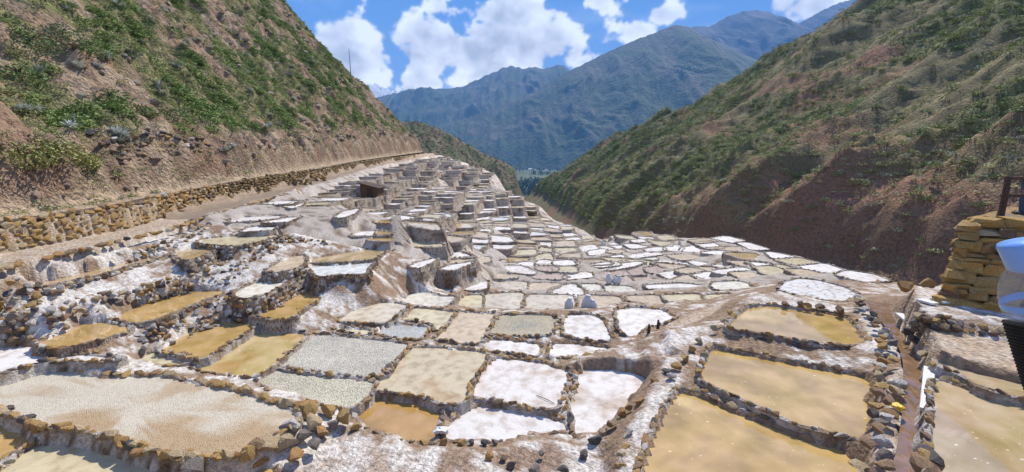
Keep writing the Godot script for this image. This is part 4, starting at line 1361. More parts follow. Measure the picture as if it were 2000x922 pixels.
func valley():
	var nx := 60; var nf := 90
	var v := PackedVector3Array(); var c := PackedColorArray()
	v.resize(nx * nf); c.resize(nx * nf)
	for j in nf:
		var f := 1000.0 + 4500.0 * j / (nf - 1)
		for i in nx:
			var x := -1500.0 + 3600.0 * i / (nx - 1)
			v[j * nx + i] = V(x, -125.0, f)
			var cell := Vector2(floor(x / 130.0), floor(f / 210.0))
			var n := ns.get_noise_2d(cell.x * 3.7, cell.y * 5.3)
			c[j * nx + i] = Color(0.09, 0.135, 0.045).lerp(Color(0.18, 0.20, 0.085), smoothstep(-0.4, 0.5, n))
	setting("valley_floor", grid_mesh(v, c, nx, nf), M.mountain, "green farmland on the valley floor")
	# a wide base under everything so that the land reaches the horizon
	var b := Build.new()
	b.quad(V(-7000, -140, -2500), V(8000, -140, -2500), V(8000, -140, 9000), V(-7000, -140, 9000), Color(0.12, 0.13, 0.06))
	setting("plain", b.mesh(), M.plain, "wide land below the hills")
	# groves: one mass of trees
	var r2 := RandomNumberGenerator.new()
	r2.seed = 5
	var tree := leaf_clump(40, 0.5, 77, 1.0, 0.16, Color(0.035, 0.06, 0.025), Color(0.055, 0.085, 0.035))
	var mm := MultiMesh.new()
	mm.transform_format = MultiMesh.TRANSFORM_3D
	mm.mesh = tree
	var spots := []
	for g in [[1012, 1060, 352, 372, 110], [1015, 1075, 372, 386, 90], [1005, 1070, 318, 333, 110], [1035, 1075, 336, 343, 40], [1000, 1095, 328, 336, 60]]:
		for k in g[4]:
			var q := at(r2.randf_range(g[0], g[1]), r2.randf_range(g[2], g[3]), -125.0)
			if q.y < 5200: spots.append(q)
	mm.instance_count = spots.size()
	for k in spots.size():
		var h := r2.randf_range(18, 34)
		mm.set_instance_transform(k, Transform3D(Basis(Vector3.UP, r2.randf() * TAU).scaled(Vector3(h * 0.42, h, h * 0.42)), V(spots[k].x, -125.0 + h * 0.45, spots[k].y)))
	var o := MultiMeshInstance3D.new()
	o.name = "treeline"
	o.multimesh = mm
	o.material_override = M.leaf
	add_child(o)
	tag(o, "dark groves of tall trees on the valley floor", "trees", "", "stuff")
	var nh := 0
	for h in [[1036, 333, 24], [1046, 333, 14], [1052, 331, 15], [1058, 329, 18], [1064, 330, 14], [1067, 333, 12], [1071, 328, 22], [1077, 330, 16], [1083, 328, 20], [1089, 331, 14]]:
		var q := at(h[0], h[1], -125.0)
		nh += 1
		var t := thing("house", "tiny pale village house in the far valley, %s counted from the terraces' side" % ordinal(nh), "house", V(q.x, -125, q.y), "village houses on the valley floor")
		var wl := Build.new()
		wl.box(Transform3D(Basis(), Vector3(0, h[2] * 0.25, 0)), Vector3(h[2] * 1.5, h[2] * 0.5, h[2]), 0.0, Color(0.72, 0.68, 0.60))
		put(t, "wall", wl.mesh(), M.plain)
		var rf := Build.new()
		var a: float = h[2] * 0.8; var bz: float = h[2] * 0.58; var y0: float = h[2] * 0.5; var y1: float = h[2] * 0.78
		rf.quad(Vector3(-a, y0, bz), Vector3(a, y0, bz), Vector3(a, y1, 0), Vector3(-a, y1, 0)); rf.quad(Vector3(-a, y0, -bz), Vector3(a, y0, -bz), Vector3(a, y1, 0), Vector3(-a, y1, 0))
		rf.tri(Vector3(-a, y0, bz), Vector3(-a, y0, -bz), Vector3(-a, y1, 0)); rf.tri(Vector3(a, y0, bz), Vector3(a, y0, -bz), Vector3(a, y1, 0))
		for k in rf.c.size(): rf.c[k] = Color(0.62, 0.60, 0.58)
		put(t, "roof", rf.mesh(), M.plain)

# ---------------------------------------------------------------- walls beside the path and on the right
func path_wall():
	var root := thing("stone_wall", "low dry stone wall of yellow stones running along the path", "stone wall", V(wall_x(20), path_y(20), 20))
	var core := Build.new()
	var f := 7.0
	var prev = null
	while f < 104.0:
		var x := wall_x(f)
		var y := path_y(f)
		var hgt := wall_h(f)
		var row := [V(x - 0.02, y - 0.3, f), V(x - 0.22, y + hgt - 0.08, f), V(x - 0.9, y + hgt - 0.04, f)]
		if prev != null:
			for k in 2: core.quad(prev[k], row[k], row[k + 1], prev[k + 1], Color(0.16, 0.11, 0.07))
		prev = row
		f += 1.0
	for k in core.v.size(): core.v[k] -= root.position
	put(root, "core", core.mesh(), M.bank)
	var far := Build.new()
	var parts := 0
	f = 10.5
	while f < 104.0:
		var hgt := wall_h(f)
		var big := rng.randf_range(0.24, 0.42) * (1.0 + maxf(f - 40.0, 0.0) * 0.01)
		var y := 0.08
		while y < hgt:
			var hh := rng.randf_range(0.16, 0.27)
			var ff := f + rng.randf_range(-0.14, 0.14)
			var p := V(wall_x(ff) + 0.02 - 0.2 * y / hgt, path_y(ff) + y + hh * 0.3, ff)
			if in_view(p, 20):
				var sz := Vector3(big * 0.8, hh * 1.2, big * 1.12)
				if parts < 295 and f < 39.0:
					stone(root, p, sz, rng.randf_range(-0.25, 0.25), 1, 0.15)
					parts += 1
				else:
					rubble(far, p - root.position, sz, Color(0.44, 0.31, 0.15) * rng.randf_range(0.6, 1.15))
			y += hh * 0.95
		f += big * 0.92
	put(root, "far_stones", far.mesh(), M.rock).set_meta("kind", "stuff")
	# kerb of stones on the lower side of the path
	var kerb := thing("stone_kerb", "row of flat yellow kerb stones along the lower edge of the path", "kerb", V(wall_x(18) + 1.8, path_y(18), 18))
	f = 12.5
	while f < 34.0:
		var big := rng.randf_range(0.25, 0.5)
		var p := V(wall_x(f) + 1.98 + rng.randf_range(-0.05, 0.1), path_y(f) - 0.02, f)
		if in_view(p, 20) and rng.randf() < 0.85: stone(kerb, p, Vector3(0.28, 0.2, big), rng.randf_range(-0.3, 0.3), 0)
		f += big * 0.95
	# an old retaining wall higher up on the bank
	var old := thing("stone_wall", "short grey rubble retaining wall set in the earth bank above the path", "stone wall", V(wall_x(26) - 2.5, path_y(26) + 1.0, 26))
	for k in 95:
		var ff := rng.randf_range(24.0, 33.0)
		var d := 2.1 + rng.randf() * 0.9
		var x := wall_x(ff) - d - 0.5
		var p := V(x, hill_left(x, ff) + 0.05, ff)
		if free_spot(p, 0.26): stone(old, p, Vector3(0.34, 0.26, 0.42), rng.randf() * 0.6, 3)

func wall_h(f: float) -> float:
	return interp(f, [[7, 1.0], [16, 1.12], [25, 1.18], [36, 1.22], [47, 0.9], [68, 0.8], [104, 0.55]])

func right_terrace():
	# the stone platform with the railing
	var base := PackedVector2Array([Vector2(12.6, 12.0), Vector2(15.6, 8.7), Vector2(26, 8.2), Vector2(26, 17), Vector2(19, 17)])
	var topp := PackedVector2Array([Vector2(14.15, 13.1), Vector2(16.9, 9.9), Vector2(26, 9.2), Vector2(26, 16.4), Vector2(19.4, 16.4)])
	var yt := -1.95
	var root := thing("stone_platform", "battered yellow stone platform wall carrying the railing", "stone wall", V(14, -5.2, 12))
	var b := Build.new()
	for k in 5:
		var q := (k + 1) % 5
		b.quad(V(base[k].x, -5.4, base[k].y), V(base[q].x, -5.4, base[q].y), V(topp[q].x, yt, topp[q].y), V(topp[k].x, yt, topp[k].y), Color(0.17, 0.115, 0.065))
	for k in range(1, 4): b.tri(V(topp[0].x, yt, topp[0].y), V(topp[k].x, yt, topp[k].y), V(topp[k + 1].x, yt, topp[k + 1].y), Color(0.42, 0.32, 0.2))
	for k in b.v.size(): b.v[k] -= root.position
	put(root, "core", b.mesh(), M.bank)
	# courses of squared stones, each a part
	for side in [[0, 1, 4.4], [4, 0, 5.0]]:
		var p0 := V(base[side[0]].x, -5.4, base[side[0]].y); var p1 := V(base[side[1]].x, -5.4, base[side[1]].y)
		var q0 := V(topp[side[0]].x, yt, topp[side[0]].y); var q1 := V(topp[side[1]].x, yt, topp[side[1]].y)
		var len := p0.distance_to(p1)
		var t := 0.06
		while t < 0.99:
			var hh := rng.randf_range(0.15, 0.34)
			var s := rng.randf_range(-0.1, 0.0)
			while s < len:
				var ww := rng.randf_range(0.30, 0.95)
				var u := clampf((s + ww * 0.5) / len, 0.0, 1.0)
				var a := p0.lerp(p1, u); var c := q0.lerp(q1, u)
				var p := a.lerp(c, t + hh * 0.14)
				if in_view(p, 40) and p.y > -4.9:
					var d := (p1 - p0).normalized()
					stone(root, p, Vector3(ww * 0.98, hh * 1.02, rng.randf_range(0.42, 0.6)), atan2(-d.z, d.x) + rng.randf_range(-0.06, 0.06), 4, 0.05, blocks)
				s += ww * 0.97
			t += hh * 0.93 / 3.45
	for k in 26:      # flat coping stones
		var u := rng.randf()
		var q: Vector2 = topp[0].lerp(topp[1], u * 0.75) + Vector2(0.35, 0.3) * rng.randf_range(-0.2, 1.2)
		var p := V(q.x, yt + 0.06, q.y)
		if free_spot(p, 0.35): stone(root, p, Vector3(0.7, 0.2, 0.5), rng.randf() * TAU, 4, 0.06)
	# railing
	var rail := thing("wooden_railing", "dark brown wooden railing on the stone platform", "railing", V(15.8, yt, 13.8))
	for k in [[0.0, 0.0, 0.0], [2.2, 0.0, -0.5], [4.4, 0.0, -1.0]]:
		var bb := Build.new()
		bb.tube([Vector3(k[0], -0.05, -k[2]), Vector3(k[0] + 0.02, 0.6, -k[2]), Vector3(k[0], 1.33, -k[2])], [0.10, 0.085, 0.085], 9, Color(0.16, 0.085, 0.05))
		put(rail, "post", bb.smooth_mesh(), M.wood)
	for y in [1.27, 0.72]:
		var bb := Build.new()
		bb.box(Transform3D(Basis(Vector3.UP, -0.22), Vector3(2.3, y, 0.5)), Vector3(4.9, 0.11, 0.09), 0.02, Color(0.22, 0.11, 0.07))
		put(rail, "rail", bb.mesh(), M.wood)
	# low step in front of the platform and the rubble faces of the terraces
	stone_face("low rubble step wall in the shade below the platform", [1772,612, 1800,619, 1850,625, 1900,630, 1990,640], -4.34, -0.05, 0.25, 420, 3)
	stone_face("long salty rubble face below the white ledge of the left terraces", [-40,626, 60,607, 160,584, 260,560, 365,538], -4.8, 0.0, 0.5, 300, 2)
	stone_face("rubble face under the white ledge above the grey brine pan", [365,538, 430,516, 490,498, 560,484, 640,482], -4.8, 0.0, 0.5, 240, 2)
	stone_face("salty rubble wall under the upper ochre pan of the stone terrace", [262,646, 320,632, 380,606, 442,580], -5.65, 0.0, 1.2, 260, 2)
	stone_face("salty rubble bank below the yellow ochre pan beside the dark wall", [642,574, 622,592, 592,612, 574,628], -5.95, 0.0, 1.1, 200, 2)
	stone_face("loose rubble bank below the pale grey brine pan", [590,545, 566,562, 530,580, 505,590], -5.35, 0.0, 0.8, 160, 0)
	stone_face("rubble bank between the two upper brine pans and the white ledge", [380,512, 440,496, 520,474, 570,462], -4.2, 0.0, 0.8, 190, 2)
	stone_face("salty rubble face under the path's outer ledge", [-40,562, 60,540, 160,516, 260,488, 340,466, 430,437, 520,411, 590,392], -3.9, 0.0, 0.6, 380, 2)
	stone_face("rubble face closing the left side of the white salt flat", [-200,668, -60,646, 0,640, 60,634, 130,622], -5.2, -0.3, 0.4, 320, 2)

func stone_face(label: String, px: Array, level: float, from: float, to: float, count: int, pal: int):
	# stones lying in the steep ground on the lower side of a line
	var c := px_poly(px, level)
	var m := c[c.size() / 2]
	var root := thing("rubble_face", label, "stone wall", V(m.x, level - 0.8, m.y))
	for k in count:
		var i := rng.randi() % (c.size() - 1)
		var d := (c[i + 1] - c[i]).normalized()
		var q := c[i].lerp(c[i + 1], rng.randf())
		q += Vector2(d.y, -d.x) * rng.randf_range(from, to)
		var o := Vector2(d.y, -d.x) * 0.3
		var p := V(q.x, lerpf(ground_y(q.x + o.x, q.y + o.y), ground_y(q.x - o.x, q.y - o.y), rng.randf()) + 0.02, q.y)
		var big := rng.randf_range(0.15, 0.32)
		if in_view(p, 20) and free_spot(p, 0.15): stone(root, p, Vector3(big, big * 0.75, big * 0.8), rng.randf() * TAU, pal if rng.randf() < 0.85 else 0, 0.5)

func channel():
	var line := [1716,590, 1728,608, 1742,628, 1756,648, 1770,668, 1780,690, 1786,715, 1789,745, 1790,780, 1787,815, 1784,850, 1779,890, 1774,925, 1768,1000]
	var width := [0.40, 0.36, 0.30, 0.27, 0.25, 0.23, 0.22, 0.22, 0.21, 0.2, 0.2, 0.2, 0.2, 0.2]
	var mid := px_poly(line, -5.28)
	var root := put(self, "water_channel", strip_mesh(mid, width, -5.28, 0.02, Color(0.33, 0.28, 0.30), 0.0), M.brine)
	tag(root, "narrow channel of running brown brine between salty stone banks", "channel", "", "structure")
	for s in [-1.0, 1.0]:
		var ban := PackedVector2Array()
		for i in mid.size():
			var d := (mid[mini(i + 1, mid.size() - 1)] - mid[maxi(i - 1, 0)]).normalized().orthogonal()
			ban.append(mid[i] + d * s * (width[i] + 0.06))
		var st := thing("stone_border", "piled yellow and grey stones on the %s of the brine channel" % ("left bank" if s > 0 else "right bank"), "stone border", V(ban[6].x, -5.2, ban[6].y))
		for i in range(0 if s > 0 else 3, mid.size() - 1):
			for k in (9 if s > 0 else 5):
				var q := ban[i].lerp(ban[i + 1], rng.randf()) + (ban[i] - mid[i]).normalized() * rng.randf_range(0.02, 0.42 if s > 0 else 0.16)
				var p := V(q.x, -5.12 + rng.randf_range(-0.05, 0.06), q.y)
				if in_view(p, 20) and free_spot(p, 0.24): stone(st, p, Vector3(rng.randf_range(0.22, 0.36), rng.randf_range(0.13, 0.22), rng.randf_range(0.2, 0.28)), rng.randf() * TAU, 0 if rng.randf() < 0.7 else 2)

func strip_mesh(mid: PackedVector2Array, width: Array, y: float, wob: float, col: Color, arch: float) -> ArrayMesh:
	var v := PackedVector3Array(); var c := PackedColorArray(); var idx := PackedInt32Array()
	var pts := PackedVector2Array(); var ws := []
	for i in mid.size() - 1:
		for k in 6:
			pts.append(mid[i].lerp(mid[i + 1], k / 6.0)); ws.append(lerpf(width[mini(i, width.size() - 1)], width[mini(i + 1, width.size() - 1)], k / 6.0))
	for i in pts.size():
		var d := (pts[mini(i + 1, pts.size() - 1)] - pts[maxi(i - 1, 0)]).normalized().orthogonal()
		for k in 7:
			var t := k / 3.0 - 1.0
			var q: Vector2 = pts[i] + d * t * ws[i]
			var n := nz.get_noise_2d(q.x * 2.5, q.y * 2.5)
			v.append(V(q.x, y + arch * (1.0 - t * t) * (1.0 + n) - (0.35 if arch > 0 and absf(t) > 0.9 else 0.0) + wob * n, q.y))
			c.append(col * (1.0 + 0.35 * n))
	for i in pts.size() - 1:
		for k in 6:
			var p := i * 7 + k
			idx.append_array([p, p + 7, p + 1, p + 1, p + 7, p + 8])
	return amesh(v, idx, c)

func loose_stones():
	# boulders that stand apart from the dikes: [px, py, level, size, palette, words]
	for s in [[590,792,-6.0,0.40,1,"yellow boulder at the top of the pile by the dike's end"], [612,822,-6.1,0.42,4,"tan split boulder in the middle of the pile by the dike's end"], [590,850,-6.15,0.40,2,"salt-crusted boulder low in the pile by the dike's end"], [560,862,-6.1,0.46,4,"pale tan slab on the pile above the bottom edge"], [640,800,-6.2,0.38,1,"yellow stone behind the flat pale boulder"], [575,890,-6.25,0.40,0,"brown boulder at the bottom edge of the pile"], [612,868,-6.25,0.30,2,"white-crusted stone at the pile's lower side"], [600,800,-6.00,0.52,1,"large rough yellow boulder leaning at the end of the dike"], [570,832,-6.05,0.46,1,"tall yellow boulder with a hollow side beside the grey brown pan"], [672,812,-6.20,0.44,1,"flat pale yellow boulder left of the deep ochre pan"], [530,868,-6.10,0.55,1,"big tan boulder at the bottom edge of the grey brown pan"], [628,842,-6.30,0.34,0,"brown boulder standing among salt below the yellow boulders"], [650,828,-6.30,0.3,2,"salt-whitened grey boulder among the yellow boulders"], [694,833,-6.40,0.24,1,"small orange stone at the corner of the deep ochre pan"], [505,905,-6.35,0.42,0,"brown slab of rock at the bottom edge right of the ochre corner"],
		[1163,863,-6.35,0.34,5,"dark grey round boulder at the foot of the tall white pan"], [1140,887,-6.35,0.28,5,"dark grey angular boulder below the round one"], [1178,850,-6.35,0.22,1,"yellow stone leaning on the dark grey boulder"], [868,862,-6.50,0.26,1,"yellow stone at the lower left corner of the nearest white pan"], [902,864,-6.50,0.22,1,"pale yellow stone, second in the row under the nearest white pan"], [922,866,-6.50,0.17,5,"grey stone, third in the row under the nearest white pan"], [946,867,-6.50,0.20,5,"round grey stone, fourth in the row under the nearest white pan"], [966,866,-6.50,0.17,6,"pointed grey stone, last in the row under the nearest white pan"],
		[955,890,-6.35,0.22,1,"yellow stone lying on the earth mound below the row"], [985,893,-6.35,0.20,0,"tan stone lying on the earth mound near the dark flat one"], [1000,907,-6.35,0.24,5,"dark flat stone lying on the earth mound"], [1100,915,-6.30,0.26,5,"dark grey stone at the bottom edge below the mound"], [1045,917,-6.30,0.26,0,"brown stone at the bottom edge of the salty ground"], [1058,885,-6.30,0.14,0,"small brown stone in the salty ground by the walkway"],
		[1195,828,-6.10,0.26,0,"brown block on the walkway edge, lower of the line"], [1215,805,-6.05,0.26,1,"long yellow stone on the walkway edge"], [1228,795,-6.05,0.24,1,"yellow block on the walkway edge above the long one"], [1250,785,-6.00,0.34,0,"flat slanting slab on the walkway edge"], [1278,748,-5.95,0.24,1,"yellow stone at the inner edge of the walkway"], [1222,873,-5.90,0.26,1,"yellow boulder on the walkway near the bottom edge"], [1218,893,-5.90,0.24,1,"tan boulder on the walkway, second from the bottom edge"], [1212,912,-5.90,0.26,0,"brown boulder on the walkway at the bottom edge"], [1230,850,-5.90,0.22,0,"long tan stone on the walkway above the yellow boulder"],
		[1320,715,-5.75,0.32,1,"flat yellow slab among the walkway stones beside the middle brine pan"], [1338,700,-5.75,0.32,1,"broad yellow stone topping the walkway stones"], [1312,735,-5.75,0.26,0,"brown slab leaning by the walkway's white patch"], [1300,725,-5.80,0.24,5,"blue grey stone on the walkway's white patch"], [1352,682,-5.70,0.28,1,"yellow stone at the bend of the walkway"], [1365,665,-5.65,0.26,1,"yellow slab near the corner of the mirroring brine pan"], [1395,640,-5.50,0.26,1,"tan stone in the curved row beside the mirroring brine pan"], [1410,625,-5.40,0.26,1,"tan slab higher in the curved row beside the mirroring pan"], [1425,610,-5.35,0.26,1,"tan slab at the top of the curved row beside the mirroring pan"],
		[1562,592,-5.25,0.26,3,"dark round stone left of the pointed one on the far dike"], [1578,595,-5.25,0.26,3,"low dark stone between round and pointed ones on the far dike"], [1600,598,-5.25,0.34,3,"pointed dark stone on the dike of the mirroring pan"], [1640,606,-5.25,0.42,3,"long dark slab on the dike of the mirroring pan"], [1533,592,-5.30,0.22,1,"orange stone on the far dike of the mirroring pan"], [1770,560,-4.2,0.5,1,"orange flat rock on the white ground by the platform"], [1810,552,-4.2,0.42,1,"orange rock beside the foot of the platform"], [1812,672,-4.90,0.36,1,"yellow rock heap stone by the right bank of the channel"], [1800,690,-4.95,0.3,1,"brown yellow rock under the heap stone by the channel"], [1812,915,-5.00,0.55,0,"large pale boulder at the bottom edge beside the channel"], [1815,895,-4.95,0.5,5,"dark shadowed boulder behind the large pale one by the channel"],
		[15,800,-6.00,0.28,5,"dark stone at the left edge of the large grey brown pan"], [28,812,-6.00,0.26,1,"orange brown stone second from the left edge"], [52,818,-6.00,0.34,5,"blue grey slab in the left edge stones"], [70,830,-6.00,0.32,1,"rough yellow stone right of the blue grey slab"], [262,868,-6.00,0.40,0,"flat brown slab jutting over the pale yellow pan"], [272,882,-6.00,0.30,1,"yellow slab below the flat brown one"], [365,890,-6.00,0.34,1,"orange slab stone near the bottom of the grey brown pan"], [435,893,-6.00,0.38,1,"long yellow stone at the lower rim of the grey brown pan"], [480,885,-6.00,0.36,0,"brown boulder at the right lower rim of the grey brown pan"], [380,912,-6.00,0.42,6,"grey rough boulder at the bottom edge between the yellow pans"]]:
		var q := at(s[0], s[1], s[2])
		var g := ground_y(q.x, q.y)
		var y: float = maxf(s[2], g + s[3] * 0.25)
		var b := Basis(Vector3.UP, rng.randf() * TAU) * Basis(Vector3.RIGHT, rng.randf_range(-0.2, 0.2))
		var mt: StandardMaterial3D = stone_mats[s[4]] if s[4] > 3 else stone_color(s[4])
		var o := put(self, "boulder", stones[rng.randi() % stones.size()], mt, Transform3D(b.scaled_local(Vector3(s[3], s[3] * rng.randf_range(0.62, 0.85), s[3] * rng.randf_range(0.65, 0.95))), V(q.x, y, q.y)))
		tag(o, s[5], "rock")

# ---------------------------------------------------------------- small things
func sack(px: float, py: float, level: float, h: float, label: String, lean: float):
	var q := at(px, py, level)
	var st := Build.new()
	var rings := [[0.0, 0.62], [0.12, 0.78], [0.4, 0.80], [0.7, 0.72], [0.86, 0.5], [0.93, 0.30], [1.0, 0.42], [1.02, 0.05]]
	var sides := 12
	for r in rings:
		for s in sides:
			var a := TAU * s / sides
			var w: float = r[1] * h * 0.5 * (1.0 + 0.10 * sin(a * 3.0 + r[0] * 5.0 + px))
			st.v.append(Vector3(cos(a) * w + lean * r[0] * h, r[0] * h, sin(a) * w * 0.8)); st.c.append(Color(0.78, 0.78, 0.77))
	for r in rings.size() - 1:
		for s in sides:
			var a := r * sides + s; var b := r * sides + (s + 1) % sides
			st.i.append_array([a, b, a + sides, b, b + sides, a + sides])
	var o := put(self, "salt_sack", st.smooth_mesh(), M.cloth, Transform3D(Basis(Vector3.UP, px), V(q.x, level, q.y)))
	tag(o, label, "sack")

func hit_ground(px: float, py: float) -> Vector3:
	var r := ray(px, py)
	var t := 10.0
	while t < 150 and r.y * t > G(r.x * t, r.z * t): t += 0.2
	return V(r.x * t, r.y * t, r.z * t)

func small_things():
	sack(1111, 606, -7.32, 0.62, "white filled sack standing alone on the dike of the beige row", 0.08)
	sack(1146, 604, -7.32, 0.72, "tall white sack, left of the two leaning on the dike", -0.06)
	sack(1160, 606, -7.32, 0.52, "rounded white sack, right of the two leaning on the dike", 0.15)
	sack(1189, 553, -7.85, 0.6, "tallest white sack at the left end of the heap of sacks", 0.05)
	sack(1199, 553, -7.85, 0.42, "white sack second from the left in the heap", 0.2)
	sack(1207, 554, -7.85, 0.5, "low white sack at the right end of the heap", 0.25)
	sack(1330 - 3, 479, -9.3, 0.5, "small white sack standing on a far pan edge", 0.0)
	sack(1177, 481, -10.2, 0.6, "white sack standing at the ravine end of the pans", 0.0)
	# white boards along the channel
	for b in [[1815,719, 1809,802, -4.98, 0.20, "long white painted board laid along the right bank of the channel"], [1757,613, 1788,637, -4.95, 0.24, "short white board laid beside the channel before the shaded step"], [1795,585, 1828,594, -4.24, 0.26, "white slab lying flat on the salty ground by the platform, left one"], [1822,583, 1850,592, -4.24, 0.20, "white slab lying flat against the platform foot, right one"]]:
		var p := at(b[0], b[1], b[4]); var q := at(b[2], b[3], b[4])
		var d := q - p
		var bb := Build.new()
		bb.box(Transform3D(Basis(Vector3.UP, atan2(d.y, d.x)), Vector3.ZERO), Vector3(d.length(), 0.07, b[5]), 0.012)
		var m := (p + q) * 0.5
		tag(put(self, "board", bb.mesh(), M.paint, Transform3D(Basis(), V(m.x, b[4], m.y))), b[6], "board")
	var q := at(1787, 650, -5.0)
	var bb := Build.new()
	bb.box(Transform3D(Basis(Vector3.UP, -0.7), Vector3.ZERO), Vector3(0.5, 0.22, 0.26), 0.03, Color(0.05, 0.05, 0.05))
	tag(put(self, "block", bb.mesh(), M.plain, Transform3D(Basis(), V(q.x, -4.98, q.y))), "black rectangular block at the end of the short white board", "block")
	# stick in the brown-ringed pan
	var s0 := at(1048, 773, -6.54); var s1 := at(1083, 789, -6.54)
	bb = Build.new()
	var m0 := (s0 + s1) * 0.5
	bb.tube([V(s0.x - m0.x, 0.015, s0.y - m0.y), V(0.005, 0.03, 0.0), V(s1.x - m0.x, 0.015, s1.y - m0.y)], [0.008, 0.011, 0.007], 6, Color(0.03, 0.03, 0.035))
	tag(put(self, "stick", bb.mesh(), M.plain, Transform3D(Basis(), V(m0.x, -6.54, m0.y))), "thin dark stick lying across the white salt", "stick")
	# plastic bag and yellow rag, crumpled
	for r in [[862, 838, -6.45, 0.30, Color(0.70, 0.74, 0.80), "plastic_bag", "crumpled white plastic bag caught on the dike by the deep ochre pan", "bag"], [1757, 795, -5.05, 0.20, Color(0.75, 0.47, 0.03), "rag", "bright yellow rag tucked among the stones beside the channel", "rag"], [538, 774, -6.25, 0.12, Color(0.85, 0.85, 0.85), "scrap", "small white scrap lying on the yellow dike stones", "scrap"]]:
		var a := rock_arrays(int(r[0]), 2)
		for k in a[0].size():
			var p: Vector3 = a[0][k]
			a[0][k] = p * (1.0 + 0.55 * nr.get_noise_3dv(p * 2.5 + Vector3(r[0], 0, 0)))
		var w := at(r[0], r[1], r[2])
		var o := put(self, r[5], amesh(a[0], a[1]), null, Transform3D(Basis().scaled(Vector3(r[3], r[3] * 0.5, r[3] * 0.75)), V(w.x, r[2], w.y)))
		var mt := StandardMaterial3D.new()
		mt.albedo_color = r[4].linear_to_srgb(); mt.roughness = 0.45
		o.material_override = mt
		tag(o, r[6], r[7])
	for k in [[1267, 646, "short dark stake standing on the brown bank, left one"], [1285, 637, "short dark stake standing on the brown bank, right one"]]:
		var w := at(k[0], k[1], -6.0)
		bb = Build.new()
		bb.tube([Vector3(0, -0.1, 0), Vector3(0.01, 0.12, 0), Vector3(0.0, 0.24, 0)], [0.06, 0.05, 0.03], 7, Color(0.14, 0.09, 0.06))
		tag(put(self, "stake", bb.mesh(), M.wood, Transform3D(Basis(), V(w.x, -6.0, w.y))), k[2], "stake")
	# hut on the slope
	var hut := thing("hut", "small brown lean-to hut standing on the white terraces", "hut", hit_ground(728, 386) + Vector3(0, -0.25, 0))
	bb = Build.new()
	hut.scale = Vector3.ONE * 0.78
	var hw := 1.05; var hd := 1.3
	var hb := Color(0.25, 0.135, 0.065)
	bb.quad(Vector3(-hw, 0, hd), Vector3(hw, 0, hd), Vector3(hw, 1.55, hd), Vector3(-hw, 2.1, hd), hb); bb.quad(Vector3(hw, 0, hd), Vector3(hw, 0, -hd), Vector3(hw, 1.55, -hd), Vector3(hw, 1.55, hd), hb)
	bb.quad(Vector3(-hw, 0, hd), Vector3(-hw, 0, -hd), Vector3(-hw, 2.1, -hd), Vector3(-hw, 2.1, hd), hb); bb.quad(Vector3(-hw, 0, -hd), Vector3(hw, 0, -hd), Vector3(hw, 1.55, -hd), Vector3(-hw, 2.1, -hd), hb)
	put(hut, "wall", bb.mesh(), M.wood)
	bb = Build.new()
	bb.box(Transform3D(Basis(Vector3.BACK, -0.26), Vector3(0, 1.92, 0)), Vector3(2.75, 0.10, 3.1), 0.02, Color(0.12, 0.07, 0.05))
	put(hut, "roof", bb.mesh(), M.wood)
	bb = Build.new()
	bb.box(Transform3D(Basis(), Vector3(0.1, 0.8, hd + 0.02)), Vector3(0.7, 1.5, 0.04), 0.01, Color(0.13, 0.08, 0.05))
	put(hut, "door", bb.mesh(), M.wood)
	# blue shelter on the far spur
	var sh := thing("shelter", "open shelter with a blue tarpaulin roof on the far spur", "shelter", V(-9.7, -5.9, 114))
	for k in [[-1.4, -1.0], [1.4, -1.0], [-1.4, 1.0], [1.4, 1.0]]:
		bb = Build.new()
		bb.tube([Vector3(k[0], -0.5, k[1]), Vector3(k[0], 1.7, k[1])], [0.05, 0.05], 6, Color(0.2, 0.13, 0.08))
		put(sh, "post", bb.mesh(), M.wood)
	bb = Build.new()
	bb.box(Transform3D(Basis(Vector3.BACK, -0.10), Vector3(0, 1.78, 0)), Vector3(3.3, 0.06, 2.6), 0.01, Color(0.13, 0.17, 0.55))
	put(sh, "roof", bb.mesh(), M.cloth)
	# mast on the left crest
	var mx := -39.1; var mf := 109.6
	var mast := thing("mast", "thin bare mast standing on the crest of the left hillside", "mast", V(mx, hill_left(mx, mf) - 0.3, mf))
	bb = Build.new()
	bb.tube([Vector3.ZERO, Vector3(0.02, 3.5, 0), Vector3(-0.05, 7.0, 0)], [0.09, 0.07, 0.04], 7, Color(0.12, 0.11, 0.10))
	put(mast, "pole", bb.mesh(), M.wood)
	# dark stone boxes built against the path wall
	for k in [[590, 352, "lower dark stone bin built against the path wall"], [610, 347, "upper dark stone bin built against the path wall"]]:
		var f: float = 40.0 + (k[0] - 590) * 0.2
		var t := thing("stone_bin", k[2], "stone bin", V(wall_x(f) + 0.8, path_y(f), f))
		for s in 34:
			var a := rng.randf() * TAU
			stone(t, t.position + Vector3(cos(a) * 0.65, rng.randf_range(0.05, 0.6), sin(a) * 0.65), Vector3(0.36, 0.24, 0.3), rng.randf() * TAU, 1)
	# walkways of white salt that wind down the terraces
	for wv in [[[772,478, 775,450, 772,425, 778,412, 800,402, 830,396, 870,390, 910,380, 950,372], "white trodden ridge winding up the streaked terraces"], [[935,520, 905,490, 880,470, 850,452, 838,440, 842,425, 855,418], "pale ridge path winding between the beige steps"]]:
		var pts := PackedVector2Array(); var ys := []
		for i in range(0, wv[0].size(), 2):
			var r := ray(wv[0][i], wv[0][i + 1])
			var t := 10.0
			while t < 150 and r.y * t > G(r.x * t, r.z * t) + 0.25: t += 0.2
			pts.append(Vector2(r.x * t, r.z * t)); ys.append(r.y * t)
		var cv := Curve3D.new()
